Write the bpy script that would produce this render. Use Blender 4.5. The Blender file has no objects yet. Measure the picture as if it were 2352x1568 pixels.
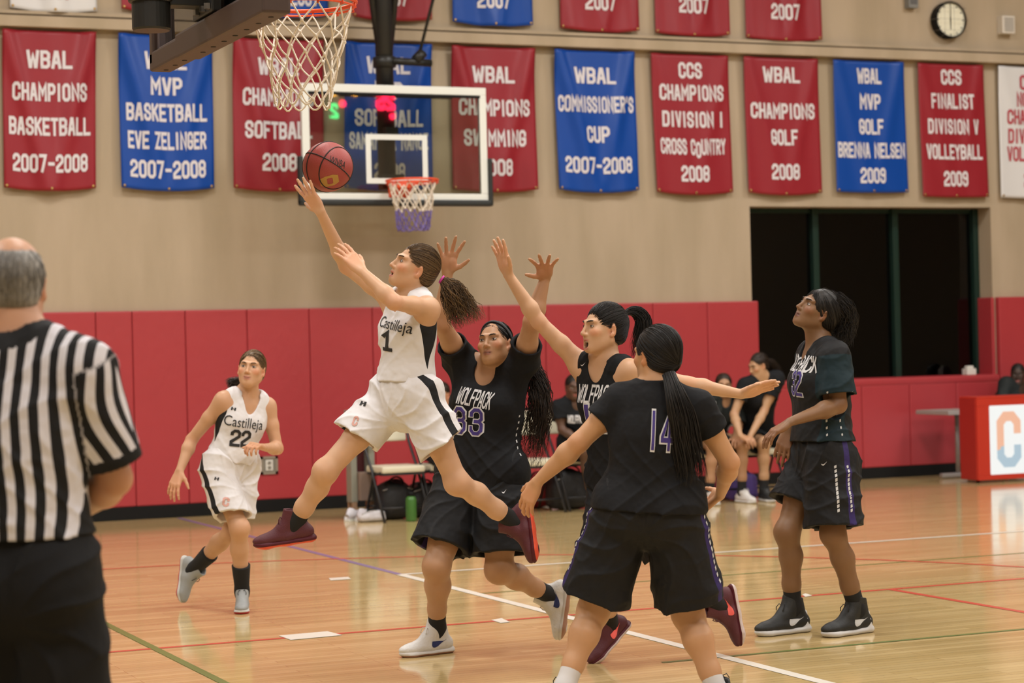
import bpy, bmesh, math, random, time
import numpy as np
from mathutils import Vector, Matrix
from mathutils.bvhtree import BVHTree
T0 = time.time()
random.seed(7); RNG = np.random.default_rng(7)
SC = bpy.context.scene
COL = SC.collection
PI = math.pi

# ------------------------------------------------------------------ camera
def A3(*v): return np.array(v, dtype=float)
def unit(v):
    v = np.asarray(v, float); return v / max(1e-9, np.linalg.norm(v))
FPX, YAW, PITCH, ROLL, CAMH = 4861.49, math.radians(23.4675), math.radians(.1309), math.radians(-1.4029), 1.5104
_fw = A3(math.sin(YAW)*math.cos(PITCH), math.cos(YAW)*math.cos(PITCH), math.sin(PITCH))
_r = A3(math.cos(YAW), -math.sin(YAW), 0); _u = np.cross(_r, _fw)
CR = math.cos(ROLL)*_r + math.sin(ROLL)*_u
CU = -math.sin(ROLL)*_r + math.cos(ROLL)*_u
CB = -_fw
CAMP = A3(0, 0, CAMH)
def P(px, py, d):                       # photograph pixel at a real distance along the view axis
    return CAMP + d*(_fw + CR*(px-1176)/FPX - CU*(py-784)/FPX)
def on_floor(px, py, z=0.0):
    k = _fw + CR*(px-1176)/FPX - CU*(py-784)/FPX
    return CAMP + k*((z-CAMH)/k[2])
def on_y(px, py, Y):                    # on a plane parallel to the back wall
    k = _fw + CR*(px-1176)/FPX - CU*(py-784)/FPX
    return CAMP + k*(Y/k[1])
def cv(r, u, b): return CR*r + CU*u + CB*b
def depth_of(p): return float((np.asarray(p)-CAMP) @ _fw)

cam = bpy.data.cameras.new('camera'); cam_o = bpy.data.objects.new('camera', cam); COL.objects.link(cam_o)
cam.sensor_width = 36; cam.lens = FPX*36/2352; cam.clip_end = 200; cam.clip_start = .1
M = Matrix.Identity(4)
for i in range(3):
    M[i][0], M[i][1], M[i][2], M[i][3] = CR[i], CU[i], CB[i], CAMP[i]
cam_o.matrix_world = M
cam.dof.use_dof = True; cam.dof.focus_distance = 9.75; cam.dof.aperture_fstop = 3.2
SC.camera = cam_o

# ------------------------------------------------------------------ light
SC.view_settings.view_transform = 'Standard'; SC.view_settings.look = 'None'
SC.view_settings.gamma = 1; SC.view_settings.use_curve_mapping = False
SC.view_settings.exposure = 0.0
W = bpy.data.worlds.new('gym_air'); SC.world = W; W.use_nodes = True
W.node_tree.nodes['Background'].inputs[0].default_value = (.9, .85, .78, 1)
W.node_tree.nodes['Background'].inputs[1].default_value = .1
LAMPW = 218
def area(name, loc, sx, sy, watts, col=(1, .99, .975)):
    l = bpy.data.lights.new(name, 'AREA'); l.shape = 'RECTANGLE'; l.size = sx; l.size_y = sy
    l.energy = watts; l.color = col
    o = bpy.data.objects.new(name, l); COL.objects.link(o); o.location = loc
    return o
LAMPS = [(x, y) for x in (-2, 3.5, 9, 14.5) for y in (2.5, 8.5, 14.5)]
for x, y in LAMPS: area('gym_lamp_light', (x, y, 7.28), 1.6, 1.6, LAMPW)

area('corridor_fill_light', (12.4, 20.7, 3.2), .5, .5, 9, (1, .95, .8))  # dim fill added to lift the black behind the glazing

# ------------------------------------------------------------------ materials
MATS = {}
def mat(name, col, rough=.6, metal=0, spec=.5, noise=0, nscale=20, bump=0, bscale=60, coat=0, emit=None, estr=0, trans=0, sheen=0):
    if name in MATS: return MATS[name]
    m = bpy.data.materials.new(name); m.use_nodes = True; MATS[name] = m
    nt = m.node_tree; b = nt.nodes['Principled BSDF']
    b.inputs['Base Color'].default_value = (*col, 1); b.inputs['Roughness'].default_value = rough
    b.inputs['Metallic'].default_value = metal; b.inputs['Specular IOR Level'].default_value = spec
    b.inputs['Coat Weight'].default_value = coat; b.inputs['Transmission Weight'].default_value = trans
    b.inputs['Sheen Weight'].default_value = sheen
    if emit: b.inputs['Emission Color'].default_value = (*emit, 1); b.inputs['Emission Strength'].default_value = estr
    if noise or bump:
        tc = nt.nodes.new('ShaderNodeTexCoord')
    if noise:
        n = nt.nodes.new('ShaderNodeTexNoise'); n.inputs['Scale'].default_value = nscale; n.inputs['Detail'].default_value = 3
        nt.links.new(tc.outputs['Object'], n.inputs['Vector'])
        mx = nt.nodes.new('ShaderNodeMix'); mx.data_type = 'RGBA'
        mx.inputs[6].default_value = (*[c*(1-noise) for c in col], 1); mx.inputs[7].default_value = (*[min(1, c*(1+noise)) for c in col], 1)
        nt.links.new(n.outputs['Fac'], mx.inputs[0]); nt.links.new(mx.outputs[2], b.inputs['Base Color'])
    if bump:
        n = nt.nodes.new('ShaderNodeTexNoise'); n.inputs['Scale'].default_value = bscale; n.inputs['Detail'].default_value = 2
        nt.links.new(tc.outputs['Object'], n.inputs['Vector'])
        bp = nt.nodes.new('ShaderNodeBump'); bp.inputs['Strength'].default_value = bump; bp.inputs['Distance'].default_value = .03
        nt.links.new(n.outputs['Fac'], bp.inputs['Height']); nt.links.new(bp.outputs[0], b.inputs['Normal'])
    return m
def nd(nt, t, **kw):
    n = nt.nodes.new(t)
    for k, v in kw.items(): setattr(n, k, v)
    return n
def math_n(nt, op, a, b=None):
    n = nd(nt, 'ShaderNodeMath', operation=op)
    for i, v in enumerate((a, b)):
        if v is None: continue
        if isinstance(v, (int, float)): n.inputs[i].default_value = v
        else: nt.links.new(v, n.inputs[i])
    return n.outputs[0]
def attr_cloth(name, base, bands, rough=.75, attr='sd', bump=.55, repeat=False):
    """cloth whose woven-in panels follow a coordinate stored on the garment: bands = [(lo, hi, colour)]"""
    m = mat(name, base, rough, bump=bump, bscale=11, spec=.25); nt = m.node_tree; b = nt.nodes['Principled BSDF']
    at = nd(nt, 'ShaderNodeAttribute', attribute_name=attr); cur = None; src = at.outputs['Fac']
    if repeat: src = math_n(nt, 'FRACT', src)
    for lo, hi, c in bands:
        f = math_n(nt, 'MULTIPLY', math_n(nt, 'GREATER_THAN', src, lo), math_n(nt, 'LESS_THAN', src, hi))
        mx = nd(nt, 'ShaderNodeMix', data_type='RGBA'); nt.links.new(f, mx.inputs[0])
        if cur is None: mx.inputs[6].default_value = (*base, 1)
        else: nt.links.new(cur, mx.inputs[6])
        mx.inputs[7].default_value = (*c, 1); cur = mx.outputs[2]
    nt.links.new(cur, b.inputs['Base Color'])
    return m

# ------------------------------------------------------------------ object helpers
def tag(o, label=None, cat=None, group=None, kind=None):
    if label: o['label'] = label
    if cat: o['category'] = cat
    if group: o['group'] = group
    if kind: o['kind'] = kind
    return o
def empty(name, loc, label=None, cat=None, group=None):
    o = bpy.data.objects.new(name, None); COL.objects.link(o); o.location = tuple(loc); o.empty_display_size = .1
    return tag(o, label, cat, group)
def world_of(o):
    return o.matrix_basis.copy() if o.parent is None else world_of(o.parent) @ o.matrix_parent_inverse @ o.matrix_basis
def link(name, me, mats=(), parent=None):
    o = bpy.data.objects.new(name, me); COL.objects.link(o)
    for m in (mats if isinstance(mats, (list, tuple)) else [mats]): me.materials.append(m)
    if parent is not None:
        o.parent = parent
        wm = world_of(parent)
        o.matrix_parent_inverse = wm.inverted()
    return o
def np_mesh(name, V, Q, smooth=True, mi=None):
    V = np.asarray(V, np.float32); Q = np.asarray(Q, np.int32); k = Q.shape[1]
    me = bpy.data.meshes.new(name); me.vertices.add(len(V)); me.vertices.foreach_set('co', V.ravel())
    me.loops.add(Q.size); me.loops.foreach_set('vertex_index', Q.ravel())
    me.polygons.add(len(Q)); me.polygons.foreach_set('loop_start', np.arange(0, Q.size, k, dtype=np.int32))
    me.polygons.foreach_set('loop_total', np.full(len(Q), k, np.int32))
    if mi is not None: me.polygons.foreach_set('material_index', np.asarray(mi, np.int32))
    me.update(calc_edges=True)
    if smooth: me.polygons.foreach_set('use_smooth', np.ones(len(Q), bool))
    return me
def weld(V, F, eps=1e-5):
    V = np.asarray(V, float); _, first, inv = np.unique(np.round(V/eps).astype(np.int64), axis=0, return_index=True, return_inverse=True); inv = inv.ravel()
    return V[first], [tuple(inv[i] for i in f) for f in F if len({inv[i] for i in f}) == len(f)]
def py_mesh(name, V, F, smooth=False, mi=None):
    me = bpy.data.meshes.new(name); me.from_pydata([tuple(v) for v in V], [], F); me.update()
    if smooth: me.polygons.foreach_set('use_smooth', np.ones(len(F), bool))
    if mi is not None: me.polygons.foreach_set('material_index', np.asarray(mi, np.int32))
    return me
class MB:
    """collects boxes, tubes and lathes, then links them as ONE mesh object"""
    def __init__(s): s.V = []; s.F = []; s.mi = []; s.sm = []
    def quadset(s, V, F, mi=0, sm=False):
        o = len(s.V); s.V += [tuple(map(float, v)) for v in V]; s.F += [tuple(o+i for i in f) for f in F]
        s.mi += [mi]*len(F); s.sm += [sm]*len(F)
    def box(s, lo, hi, mi=0, R=None, c=None, bev=0):
        lo = np.asarray(lo, float); hi = np.asarray(hi, float)
        bm = bmesh.new(); bmesh.ops.create_cube(bm, size=1)
        for v in bm.verts:
            v.co = Vector([(lo[i]+hi[i])/2 + v.co[i]*(hi[i]-lo[i]) for i in range(3)])
        if bev: bmesh.ops.bevel(bm, geom=list(bm.edges), offset=bev, segments=2, affect='EDGES', profile=.6)
        bm.verts.index_update()
        V = np.array([v.co[:] for v in bm.verts]); F = [[v.index for v in f.verts] for f in bm.faces]; bm.free()
        if R is not None: V = V @ np.asarray(R).T + (c if c is not None else 0)
        s.quadset(V, F, mi, False)
    def tube(s, pts, r, seg=8, mi=0, closed=False, cap=True, sm=True):
        pts = [np.asarray(p, float) for p in pts]; n = len(pts)
        rs = r if isinstance(r, (list, tuple, np.ndarray)) else [r]*n
        V = []; nrm = None
        for i in range(n):
            if closed: t = unit(pts[(i+1) % n]-pts[i-1])
            else: t = unit(pts[min(i+1, n-1)]-pts[max(i-1, 0)])
            if nrm is None:
                nrm = unit(np.cross(t, A3(.3, .2, 1) if abs(t[2]) < .9 else A3(1, .2, .1)))
            nrm = unit(nrm - t*(nrm @ t)); b = np.cross(t, nrm)
            for j in range(seg):
                a = 2*PI*j/seg; V.append(pts[i]+rs[i]*(nrm*math.cos(a)+b*math.sin(a)))
        F = []
        for i in range(n if closed else n-1):
            for j in range(seg):
                k = (j+1) % seg; i2 = (i+1) % n
                F.append((i*seg+j, i*seg+k, i2*seg+k, i2*seg+j))
        if cap and not closed: F += [tuple(range(seg))[::-1], tuple((n-1)*seg+j for j in range(seg))]
        s.quadset(V, F, mi, sm)
    def lathe(s, c, prof, seg=24, mi=0, ax=2, sm=True, cap=True):       # prof = [(r, h)]
        V = []; F = []; n = len(prof)
        for r, h in prof:
            for j in range(seg):
                a = 2*PI*j/seg; q = [r*math.cos(a), r*math.sin(a), h]
                if ax == 1: q = [q[0], h, q[1]]
                if ax == 0: q = [h, q[0], q[1]]
                V.append(np.asarray(c)+q)
        for i in range(n-1):
            for j in range(seg):
                k = (j+1) % seg; F.append((i*seg+j, i*seg+k, (i+1)*seg+k, (i+1)*seg+j))
        if cap: F += [tuple(range(seg))[::-1], tuple((n-1)*seg+j for j in range(seg))]
        s.quadset(V, F, mi, sm)
    def build(s, name, mats, parent=None):
        me = bpy.data.meshes.new(name); me.from_pydata(s.V, [], s.F); me.update()
        me.polygons.foreach_set('material_index', np.asarray(s.mi, np.int32))
        me.polygons.foreach_set('use_smooth', np.asarray(s.sm, bool))
        bm = bmesh.new(); bm.from_mesh(me); bmesh.ops.recalc_face_normals(bm, faces=bm.faces); bm.to_mesh(me); bm.free()
        return link(name, me, mats, parent)

# ------------------------------------------------------------------ block lettering
_c = .55
GLY = {
 'A': [[(0, 0), (.78, 4), (1.22, 4), (2, 0)], [(.33, 1.25), (1.67, 1.25)]],
 'B': [[(0, 0), (0, 4), (1.45, 4), (2, 3.5), (2, 2.5), (1.5, 2.05), (0, 2.05)], [(1.5, 2.05), (2, 1.55), (2, .5), (1.45, 0), (0, 0)]],
 'C': [[(2, 2.9), (2, 4-_c), (2-_c, 4), (_c, 4), (0, 4-_c), (0, _c), (_c, 0), (2-_c, 0), (2, _c), (2, 1.1)]],
 'D': [[(0, 0), (0, 4), (1.4, 4), (2, 3.4), (2, .6), (1.4, 0), (0, 0)]],
 'E': [[(2, 4), (0, 4), (0, 0), (2, 0)], [(0, 2), (1.6, 2)]],
 'F': [[(2, 4), (0, 4), (0, 0)], [(0, 2), (1.6, 2)]],
 'G': [[(2, 2.9), (2, 4-_c), (2-_c, 4), (_c, 4), (0, 4-_c), (0, _c), (_c, 0), (2-_c, 0), (2, _c), (2, 1.8), (1.1, 1.8)]],
 'H': [[(0, 0), (0, 4)], [(2, 0), (2, 4)], [(0, 2), (2, 2)]],
 'I': [[(.5, 0), (.5, 4)]],
 'J': [[(2, 4), (2, _c), (2-_c, 0), (_c, 0), (0, _c), (0, 1.1)]],
 'K': [[(0, 0), (0, 4)], [(2, 4), (.25, 1.9)], [(.7, 2.4), (2, 0)]],
 'L': [[(0, 4), (0, 0), (2, 0)]],
 'M': [[(0, 0), (0, 4), (1.2, 1.6), (2.4, 4), (2.4, 0)]],
 'N': [[(0, 0), (0, 4), (2, 0), (2, 4)]],
 'O': [[(_c, 0), (2-_c, 0), (2, _c), (2, 4-_c), (2-_c, 4), (_c, 4), (0, 4-_c), (0, _c), (_c, 0)]],
 'P': [[(0, 0), (0, 4), (1.45, 4), (2, 3.45), (2, 2.35), (1.45, 1.8), (0, 1.8)]],
 'Q': [[(_c, 0), (2-_c, 0), (2, _c), (2, 4-_c), (2-_c, 4), (_c, 4), (0, 4-_c), (0, _c), (_c, 0)], [(1.2, .9), (2.1, -.2)]],
 'R': [[(0, 0), (0, 4), (1.45, 4), (2, 3.45), (2, 2.45), (1.45, 1.95), (0, 1.95)], [(1, 1.95), (2, 0)]],
 'S': [[(2, 3.0), (2, 4-_c), (2-_c, 4), (_c, 4), (0, 4-_c), (0, 2.6), (_c, 2.15), (2-_c, 1.85), (2, 1.4), (2, _c), (2-_c, 0), (_c, 0), (0, _c), (0, 1.0)]],
 'T': [[(0, 4), (2, 4)], [(1, 4), (1, 0)]],
 'U': [[(0, 4), (0, _c), (_c, 0), (2-_c, 0), (2, _c), (2, 4)]],
 'V': [[(0, 4), (.85, 0), (1.15, 0), (2, 4)]],
 'W': [[(0, 4), (.55, 0), (.75, 0), (1.4, 3.0), (2.05, 0), (2.25, 0), (2.8, 4)]],
 'X': [[(0, 0), (2, 4)], [(0, 4), (2, 0)]],
 'Y': [[(0, 4), (1, 2), (2, 4)], [(1, 2), (1, 0)]],
 'Z': [[(0, 4), (2, 4), (0, 0), (2, 0)]],
 '1': [[(.5, 4), (.5, 0)]], '!': [[(.35, 3.2), (1.05, 4), (1.05, 0)], [(.35, 0), (1.75, 0)]],
 '2': [[(0, 3.1), (0, 4-_c), (_c, 4), (2-_c, 4), (2, 4-_c), (2, 2.5), (0, .9), (0, 0), (2, 0)]],
 '3': [[(0, 3.1), (0, 4-_c), (_c, 4), (2-_c, 4), (2, 4-_c), (2, 2.5), (1.5, 2.05), (.8, 2.05)], [(1.5, 2.05), (2, 1.6), (2, _c), (2-_c, 0), (_c, 0), (0, _c), (0, .95)]],
 '4': [[(1.5, 0), (1.5, 4), (0, 1.3), (0, .95), (2, .95)]],
 '5': [[(2, 4), (0, 4), (0, 2.3), (1.45, 2.3), (2, 1.8), (2, _c), (2-_c, 0), (_c, 0), (0, _c), (0, .9)]],
 '7': [[(0, 4), (2, 4), (.7, 0)]],
 '8': [[(_c, 0), (2-_c, 0), (2, _c), (2, 1.6), (1.55, 2.05), (2, 2.5), (2, 4-_c), (2-_c, 4), (_c, 4), (0, 4-_c), (0, 2.5), (.45, 2.05), (0, 1.6), (0, _c), (_c, 0)], [(.45, 2.05), (1.55, 2.05)]],
 '9': [[(2, 2.1), (_c, 2.1), (0, 2.6), (0, 4-_c), (_c, 4), (2-_c, 4), (2, 4-_c), (2, _c), (2-_c, 0), (_c, 0), (0, _c), (0, .8)]],
 '-': [[(.2, 1.9), (1.8, 1.9)]], "'": [[(.5, 4), (.4, 3)]], ':': [[(1, 2.6), (1, 3)], [(1, 1), (1, 1.4)]],
}
GLY['0'] = GLY['O']; GLY['6'] = [[(2-x, 4-y) for x, y in l] for l in GLY['9']]
def stroke(pts, hw, step):
    """mitred ribbon along a polyline -> verts, quads"""
    pts = [np.array(p, float) for p in pts]; closed = np.allclose(pts[0], pts[-1])
    if closed: pts = pts[:-1]
    n = len(pts); Ls = []
    for i in range(n):
        a = pts[i-1] if (i > 0 or closed) else None; b = pts[(i+1) % n] if (i < n-1 or closed) else None
        d1 = unit(pts[i]-a) if a is not None else None; d2 = unit(b-pts[i]) if b is not None else None
        d1 = d2 if d1 is None else d1; d2 = d1 if d2 is None else d2
        t = unit(d1+d2) if np.linalg.norm(d1+d2) > 1e-6 else d1
        nn = np.array([-t[1], t[0]]); c = max(.45, nn @ np.array([-d1[1], d1[0]]))
        e = np.zeros(2)
        if not closed and i == 0: e = -d2*hw*.98
        if not closed and i == n-1: e = d1*hw*.98
        Ls.append((pts[i]+e+nn*hw/c, pts[i]+e-nn*hw/c))
    if closed: Ls.append(Ls[0])
    V = []; F = []
    for i in range(len(Ls)-1):
        m = max(1, int(np.linalg.norm(np.mean(Ls[i+1], 0)-np.mean(Ls[i], 0))/step))
        for j in range(m+1):
            t = j/m
            for w in (0, .5, 1):
                pa = Ls[i][0]*(1-w)+Ls[i][1]*w; pb = Ls[i+1][0]*(1-w)+Ls[i+1][1]*w
                V.append(pa*(1-t)+pb*t)
        o = len(V)-3*(m+1)
        for j in range(m):
            for w in (0, 1): F.append((o+3*j+w, o+3*j+w+1, o+3*j+w+4, o+3*j+w+3))
    return V, F
def block_text(txt, width, height, hw=.36, gap=1.15, step=.5, drop=None):
    """flat block letters centred on the origin -> verts2d, faces"""
    x = 0; V = []; F = []; adv = 2+gap
    for i, ch in enumerate(txt):
        if ch == ' ': x += adv*.75; continue
        dy = drop[1] if drop and drop[0] == i else 0
        for l in GLY[ch]:
            v, f = stroke(l, hw, step); o = len(V)
            V += [(p[0]+x, p[1]+dy) for p in v]; F += [tuple(o+k for k in q) for q in f]
        x += gap+{'W': 2.8, 'M': 2.4, 'I': 1, '1': 1, "'": 1}.get(ch, 2)
    V = np.array(V); x1 = V[:, 0].max(); x0 = V[:, 0].min()
    V[:, 0] = (V[:, 0]-(x0+x1)/2)*width/(x1-x0); V[:, 1] = (V[:, 1]-2)*height/(4+2*hw)
    return V, F
def font_text(txt, height, maxedge=.012):
    cu = bpy.data.curves.new('t', 'FONT'); cu.body = txt; cu.size = height/.72; cu.align_x = 'CENTER'; cu.resolution_u = 3
    o = bpy.data.objects.new('t', cu); COL.objects.link(o)
    me = bpy.data.meshes.new_from_object(o.evaluated_get(bpy.context.evaluated_depsgraph_get()))
    bm = bmesh.new(); bm.from_mesh(me); bmesh.ops.triangulate(bm, faces=bm.faces)
    for _ in range(3):
        es = [e for e in bm.edges if e.calc_length() > maxedge]
        if not es: break
        bmesh.ops.subdivide_edges(bm, edges=es, cuts=1); bmesh.ops.triangulate(bm, faces=bm.faces)
    bm.verts.index_update()
    V = np.array([(v.co.x, v.co.y) for v in bm.verts]); F = [tuple(v.index for v in f.verts) for f in bm.faces]
    bm.free(); bpy.data.objects.remove(o); bpy.data.meshes.remove(me); bpy.data.curves.remove(cu)
    V[:, 1] -= height/2
    return V, F
def poly2d(pts, maxedge=.012):
    bm = bmesh.new(); bm.faces.new([bm.verts.new((p[0], p[1], 0)) for p in pts]); bmesh.ops.triangulate(bm, faces=bm.faces)
    for _ in range(3):
        es = [e for e in bm.edges if e.calc_length() > maxedge]
        if not es: break
        bmesh.ops.subdivide_edges(bm, edges=es, cuts=1); bmesh.ops.triangulate(bm, faces=bm.faces)
    bm.verts.index_update()
    V = np.array([(v.co.x, v.co.y) for v in bm.verts]); F = [tuple(v.index for v in f.verts) for f in bm.faces]; bm.free()
    return V, F
def bvh_of(o):
    me = o.data; n = len(me.vertices); co = np.empty(n*3, np.float32); me.vertices.foreach_get('co', co)
    return BVHTree.FromPolygons(co.reshape(-1, 3).tolist(), [tuple(p.vertices) for p in me.polygons])
def decal(name, V2, F, c, X, Y, bvh, m, parent, off=.002, reach=.35):
    """prints a flat shape onto a garment or shoe: every corner is dropped onto the surface along -(X x Y)"""
    X = unit(X); N = unit(np.cross(X, Y)); Y = np.cross(N, X); out = []; ok = []
    for x, y in V2:
        p = c + X*x + Y*y + N*reach; h = bvh.ray_cast(Vector(p), Vector(-N), reach*2)
        if h[0] is None: ok.append(False); out.append(p)
        else:
            nn = np.array(h[1]); nn = nn if nn @ N > 0 else -nn
            ok.append(True); out.append(np.array(h[0])+(N*.7+nn*.3)*off)
    F = [f for f in F if all(ok[i] for i in f)]
    if not F: return None
    used = sorted({i for f in F for i in f}); mp = {k: i for i, k in enumerate(used)}
    return link(name, py_mesh(name, [out[i] for i in used], [tuple(mp[i] for i in f) for f in F]), m, parent)
# ------------------------------------------------------------------ the hall
YW = 19.28; XN, YN, RIM = 2.9015, 8.92, 3.048; XB, YB = 6.896, 18.466
XL, XR = 11.141, 14.191; ZO = 2.915; PADZ = 1.922
tan = mat('tan_paint', (.43, .345, .245), .75, bump=.05, bscale=90); nt = tan.node_tree; tc = nd(nt, 'ShaderNodeTexCoord'); mp = nd(nt, 'ShaderNodeMapping'); mp.inputs['Scale'].default_value = (1.7, 1, .35); nt.links.new(tc.outputs['Object'], mp.inputs[0])
nz = nd(nt, 'ShaderNodeTexNoise'); nz.inputs['Scale'].default_value = 1.3; nz.inputs['Detail'].default_value = 4; nt.links.new(mp.outputs[0], nz.inputs[0]); rp = nd(nt, 'ShaderNodeValToRGB'); nt.links.new(nz.outputs['Fac'], rp.inputs[0])
rp.color_ramp.elements[0].position = .36; rp.color_ramp.elements[0].color = (.375, .297, .200, 1); rp.color_ramp.elements[1].position = .62; rp.color_ramp.elements[1].color = (.445, .353, .250, 1); nt.links.new(rp.outputs[0], nt.nodes['Principled BSDF'].inputs['Base Color'])
def structure(o): o['kind'] = 'structure'; return o
# floor: strip maple, its boards run along X, finished with gloss
fm = mat('maple_floor', (.6, .38, .16), .13, spec=.95); nt = fm.node_tree; bs = nt.nodes['Principled BSDF']
tc = nd(nt, 'ShaderNodeTexCoord'); mp = nd(nt, 'ShaderNodeMapping'); nt.links.new(tc.outputs['Object'], mp.inputs[0])
br = nd(nt, 'ShaderNodeTexBrick'); nt.links.new(mp.outputs[0], br.inputs[0]); br.offset = .37; br.offset_frequency = 3
br.inputs['Scale'].default_value = 1; br.inputs['Brick Width'].default_value = 1.15; br.inputs['Row Height'].default_value = .057
br.inputs['Mortar Size'].default_value = .0009; br.inputs['Bias'].default_value = -.1
br.inputs['Color1'].default_value = (.53, .38, .165, 1); br.inputs['Color2'].default_value = (.65, .485, .235, 1); br.inputs['Mortar'].default_value = (.30, .15, .06, 1)
mp2 = nd(nt, 'ShaderNodeMapping'); mp2.inputs['Scale'].default_value = (.9, 9, 1); nt.links.new(tc.outputs['Object'], mp2.inputs[0])
nz = nd(nt, 'ShaderNodeTexNoise'); nz.inputs['Scale'].default_value = 1.6; nz.inputs['Detail'].default_value = 5; nt.links.new(mp2.outputs[0], nz.inputs[0])
mr = nd(nt, 'ShaderNodeMapRange'); mr.inputs[3].default_value = .80; mr.inputs[4].default_value = 1.16; nt.links.new(nz.outputs['Fac'], mr.inputs[0])
vm = nd(nt, 'ShaderNodeVectorMath', operation='SCALE'); nt.links.new(br.outputs['Color'], vm.inputs[0]); nt.links.new(mr.outputs[0], vm.inputs['Scale'])
nt.links.new(vm.outputs[0], bs.inputs['Base Color'])
nz2 = nd(nt, 'ShaderNodeTexNoise'); nz2.inputs['Scale'].default_value = 3; nt.links.new(tc.outputs['Object'], nz2.inputs[0])
mr2 = nd(nt, 'ShaderNodeMapRange'); mr2.inputs[3].default_value = .07; mr2.inputs[4].default_value = .14; nt.links.new(nz2.outputs['Fac'], mr2.inputs[0]); nt.links.new(mr2.outputs[0], bs.inputs['Roughness'])
b = MB(); b.box((-12, -4, -.2), (32, YW+.05, 0)); floor = structure(b.build('floor', fm))
def line_mat(n, c): return mat(n, c, .3)
LM = {'white': line_mat('white_line_paint', (.72, .68, .6)), 'red': line_mat('red_line_paint', (.50, .07, .04)), 'green': line_mat('green_line_paint', (.13, .17, .04)),
      'purple': line_mat('purple_line_paint', (.22, .16, .3))}
def floor_poly(pts, col, name='court_line', z=.0012):
    n = len(pts)//2
    V = [(p[0], p[1], z) for p in pts]
    o = link(name, py_mesh(name, V, [(i, i+1, 2*n-2-i, 2*n-1-i) for i in range(n-1)]), LM[col], floor); o['label'] = col+' painted court line'; return o
def strip_x(x0, x1, y, w, col, z=.0012): floor_poly([(x0, y-w/2), (x1, y-w/2), (x1, y+w/2), (x0, y+w/2)], col, z=z)
def strip_y(x, y0, y1, w, col, z=.0012): floor_poly([(x-w/2, y0), (x+w/2, y0), (x+w/2, y1), (x-w/2, y1)], col, z=z)
XFT = XN-.381+4.572
strip_x(1.3, 13.5, YN+1.83, .05, 'red'); strip_x(1.3, XFT, YN-1.83, .05, 'red'); strip_y(XFT, YN-1.83, YN+1.83, .05, 'red', .0016)
arc = [(XN+math.cos(a)*6.02, YN+math.sin(a)*6.02) for a in np.linspace(-1.57, 1.75, 60)]
arc2 = [(XN+math.cos(a)*6.07, YN+math.sin(a)*6.07) for a in np.linspace(1.75, -1.57, 60)]
floor_poly(arc+arc2, 'red', z=.0014)
WC = on_floor(880, 1322)
strip_y(4.93, 3, WC[1], .065, 'white', .002); strip_y(4.93, WC[1]+.02, YW-.1, .05, 'purple'); strip_x(4.93, 14, WC[1], .05, 'white', .0018)
strip_y(2.62, 3, 12.6, .045, 'green', .002); strip_x(4.6, 14, on_floor(1990, 1478)[1], .035, 'green', .0018)
strip_x(4.9, 14, 12.0, .03, 'green')
for q in ([(640, 1460), (668, 1470), (787, 1459), (752, 1450)], [(1128, 1424), (1150, 1431), (1172, 1429), (1152, 1420)], [(755, 1328), (760, 1333), (806, 1330), (800, 1325)], [(1843, 1366), (1850, 1371), (1866, 1368), (1850, 1363)]):
    pp = [on_floor(*p) for p in q]
    o = link('lane_block', py_mesh('lane_block', [(p[0], p[1], .0024) for p in pp], [(0, 1, 2, 3)]), LM['white'], floor); o['label'] = 'white painted lane block'
# walls and ceiling
b = MB()
b.box((-12, YW+.05, 0), (XL, YW+.45, 8)); b.box((XR, YW+.05, 0), (32, YW+.45, 8)); b.box((XL, YW+.05, ZO), (XR, YW+.45, 8))
wall = structure(b.build('wall_back', tan))
plain = mat('pale_paint', (.62, .55, .46), .8)
for nm, lo, hi in (('wall_left', (-12.2, -4, 0), (-12, YW+.45, 8)), ('wall_right', (32, -4, 0), (32.2, YW+.45, 8)), ('wall_front', (-12, -4.2, 0), (32, -4, 8))):
    b = MB(); b.box(lo, hi); structure(b.build(nm, plain))
b = MB(); b.box((-12, -4, 8), (32, YW+.45, 8.2)); structure(b.build('ceiling', mat('ceiling_paint', (.76, .73, .68), .9)))
b = MB(); b.box((-12, YW-.07, 4.50), (32, YW+.055, 4.60), bev=.006); b.box((-12, YW-.03, 4.62), (32, YW+.055, 4.65)); structure(b.build('trim_1', tan))
dark = mat('black_rubber', (.007, .007, .007), .7, spec=.2)
b = MB(); b.box((-12, YW-.01, 0), (XL+.03, YW+.055, .12), bev=.004); structure(b.build('baseboard_left', dark))
b = MB(); b.box((XL+.03, YW-.03, 0), (32, YW+.055, .12), bev=.004); structure(b.build('baseboard_right', dark))
# red wall pads, one by one
redv = mat('red_vinyl', (.39, .035, .043), .42, noise=.04, nscale=3, bump=.08, bscale=12)
def pad(x0, x1, z0, z1, y0, y1, parent, name='wall_pad'):
    b = MB(); b.box((x0+.0015, y0, z0), (x1-.0015, y1, z1), bev=.013); o = b.build(name, redv, parent); return o
seams = [4.223-.57*i for i in range(9, 0, -1)] + [4.223, 4.561, 5.061, 5.656, 6.27, 6.908, 7.52, 8.13, 8.74, 9.345, 9.951, 10.583, 11.19]
for x0, x1 in zip(seams[:-1], seams[1:]): pad(x0, x1, .12, PADZ, YW, YW+.06, wall)
for i in range(8): pad(XR+.03+i*.61, XR+.64+i*.61, .12, PADZ, YW-.02, YW+.06, wall)
pad(XR-.035, XR+.012, 1.04, PADZ, YW+.03, YW+.33, wall)
b = MB(); b.box((XL, YW+.04, 0), (XR, YW+.32, 1.0)); hw = structure(b.build('wall_half', tan))
for i in range(5): pad(XL+.06+i*.606, XL+.06+(i+1)*.606, .12, .995, YW-.03, YW+.05, hw)
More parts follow.
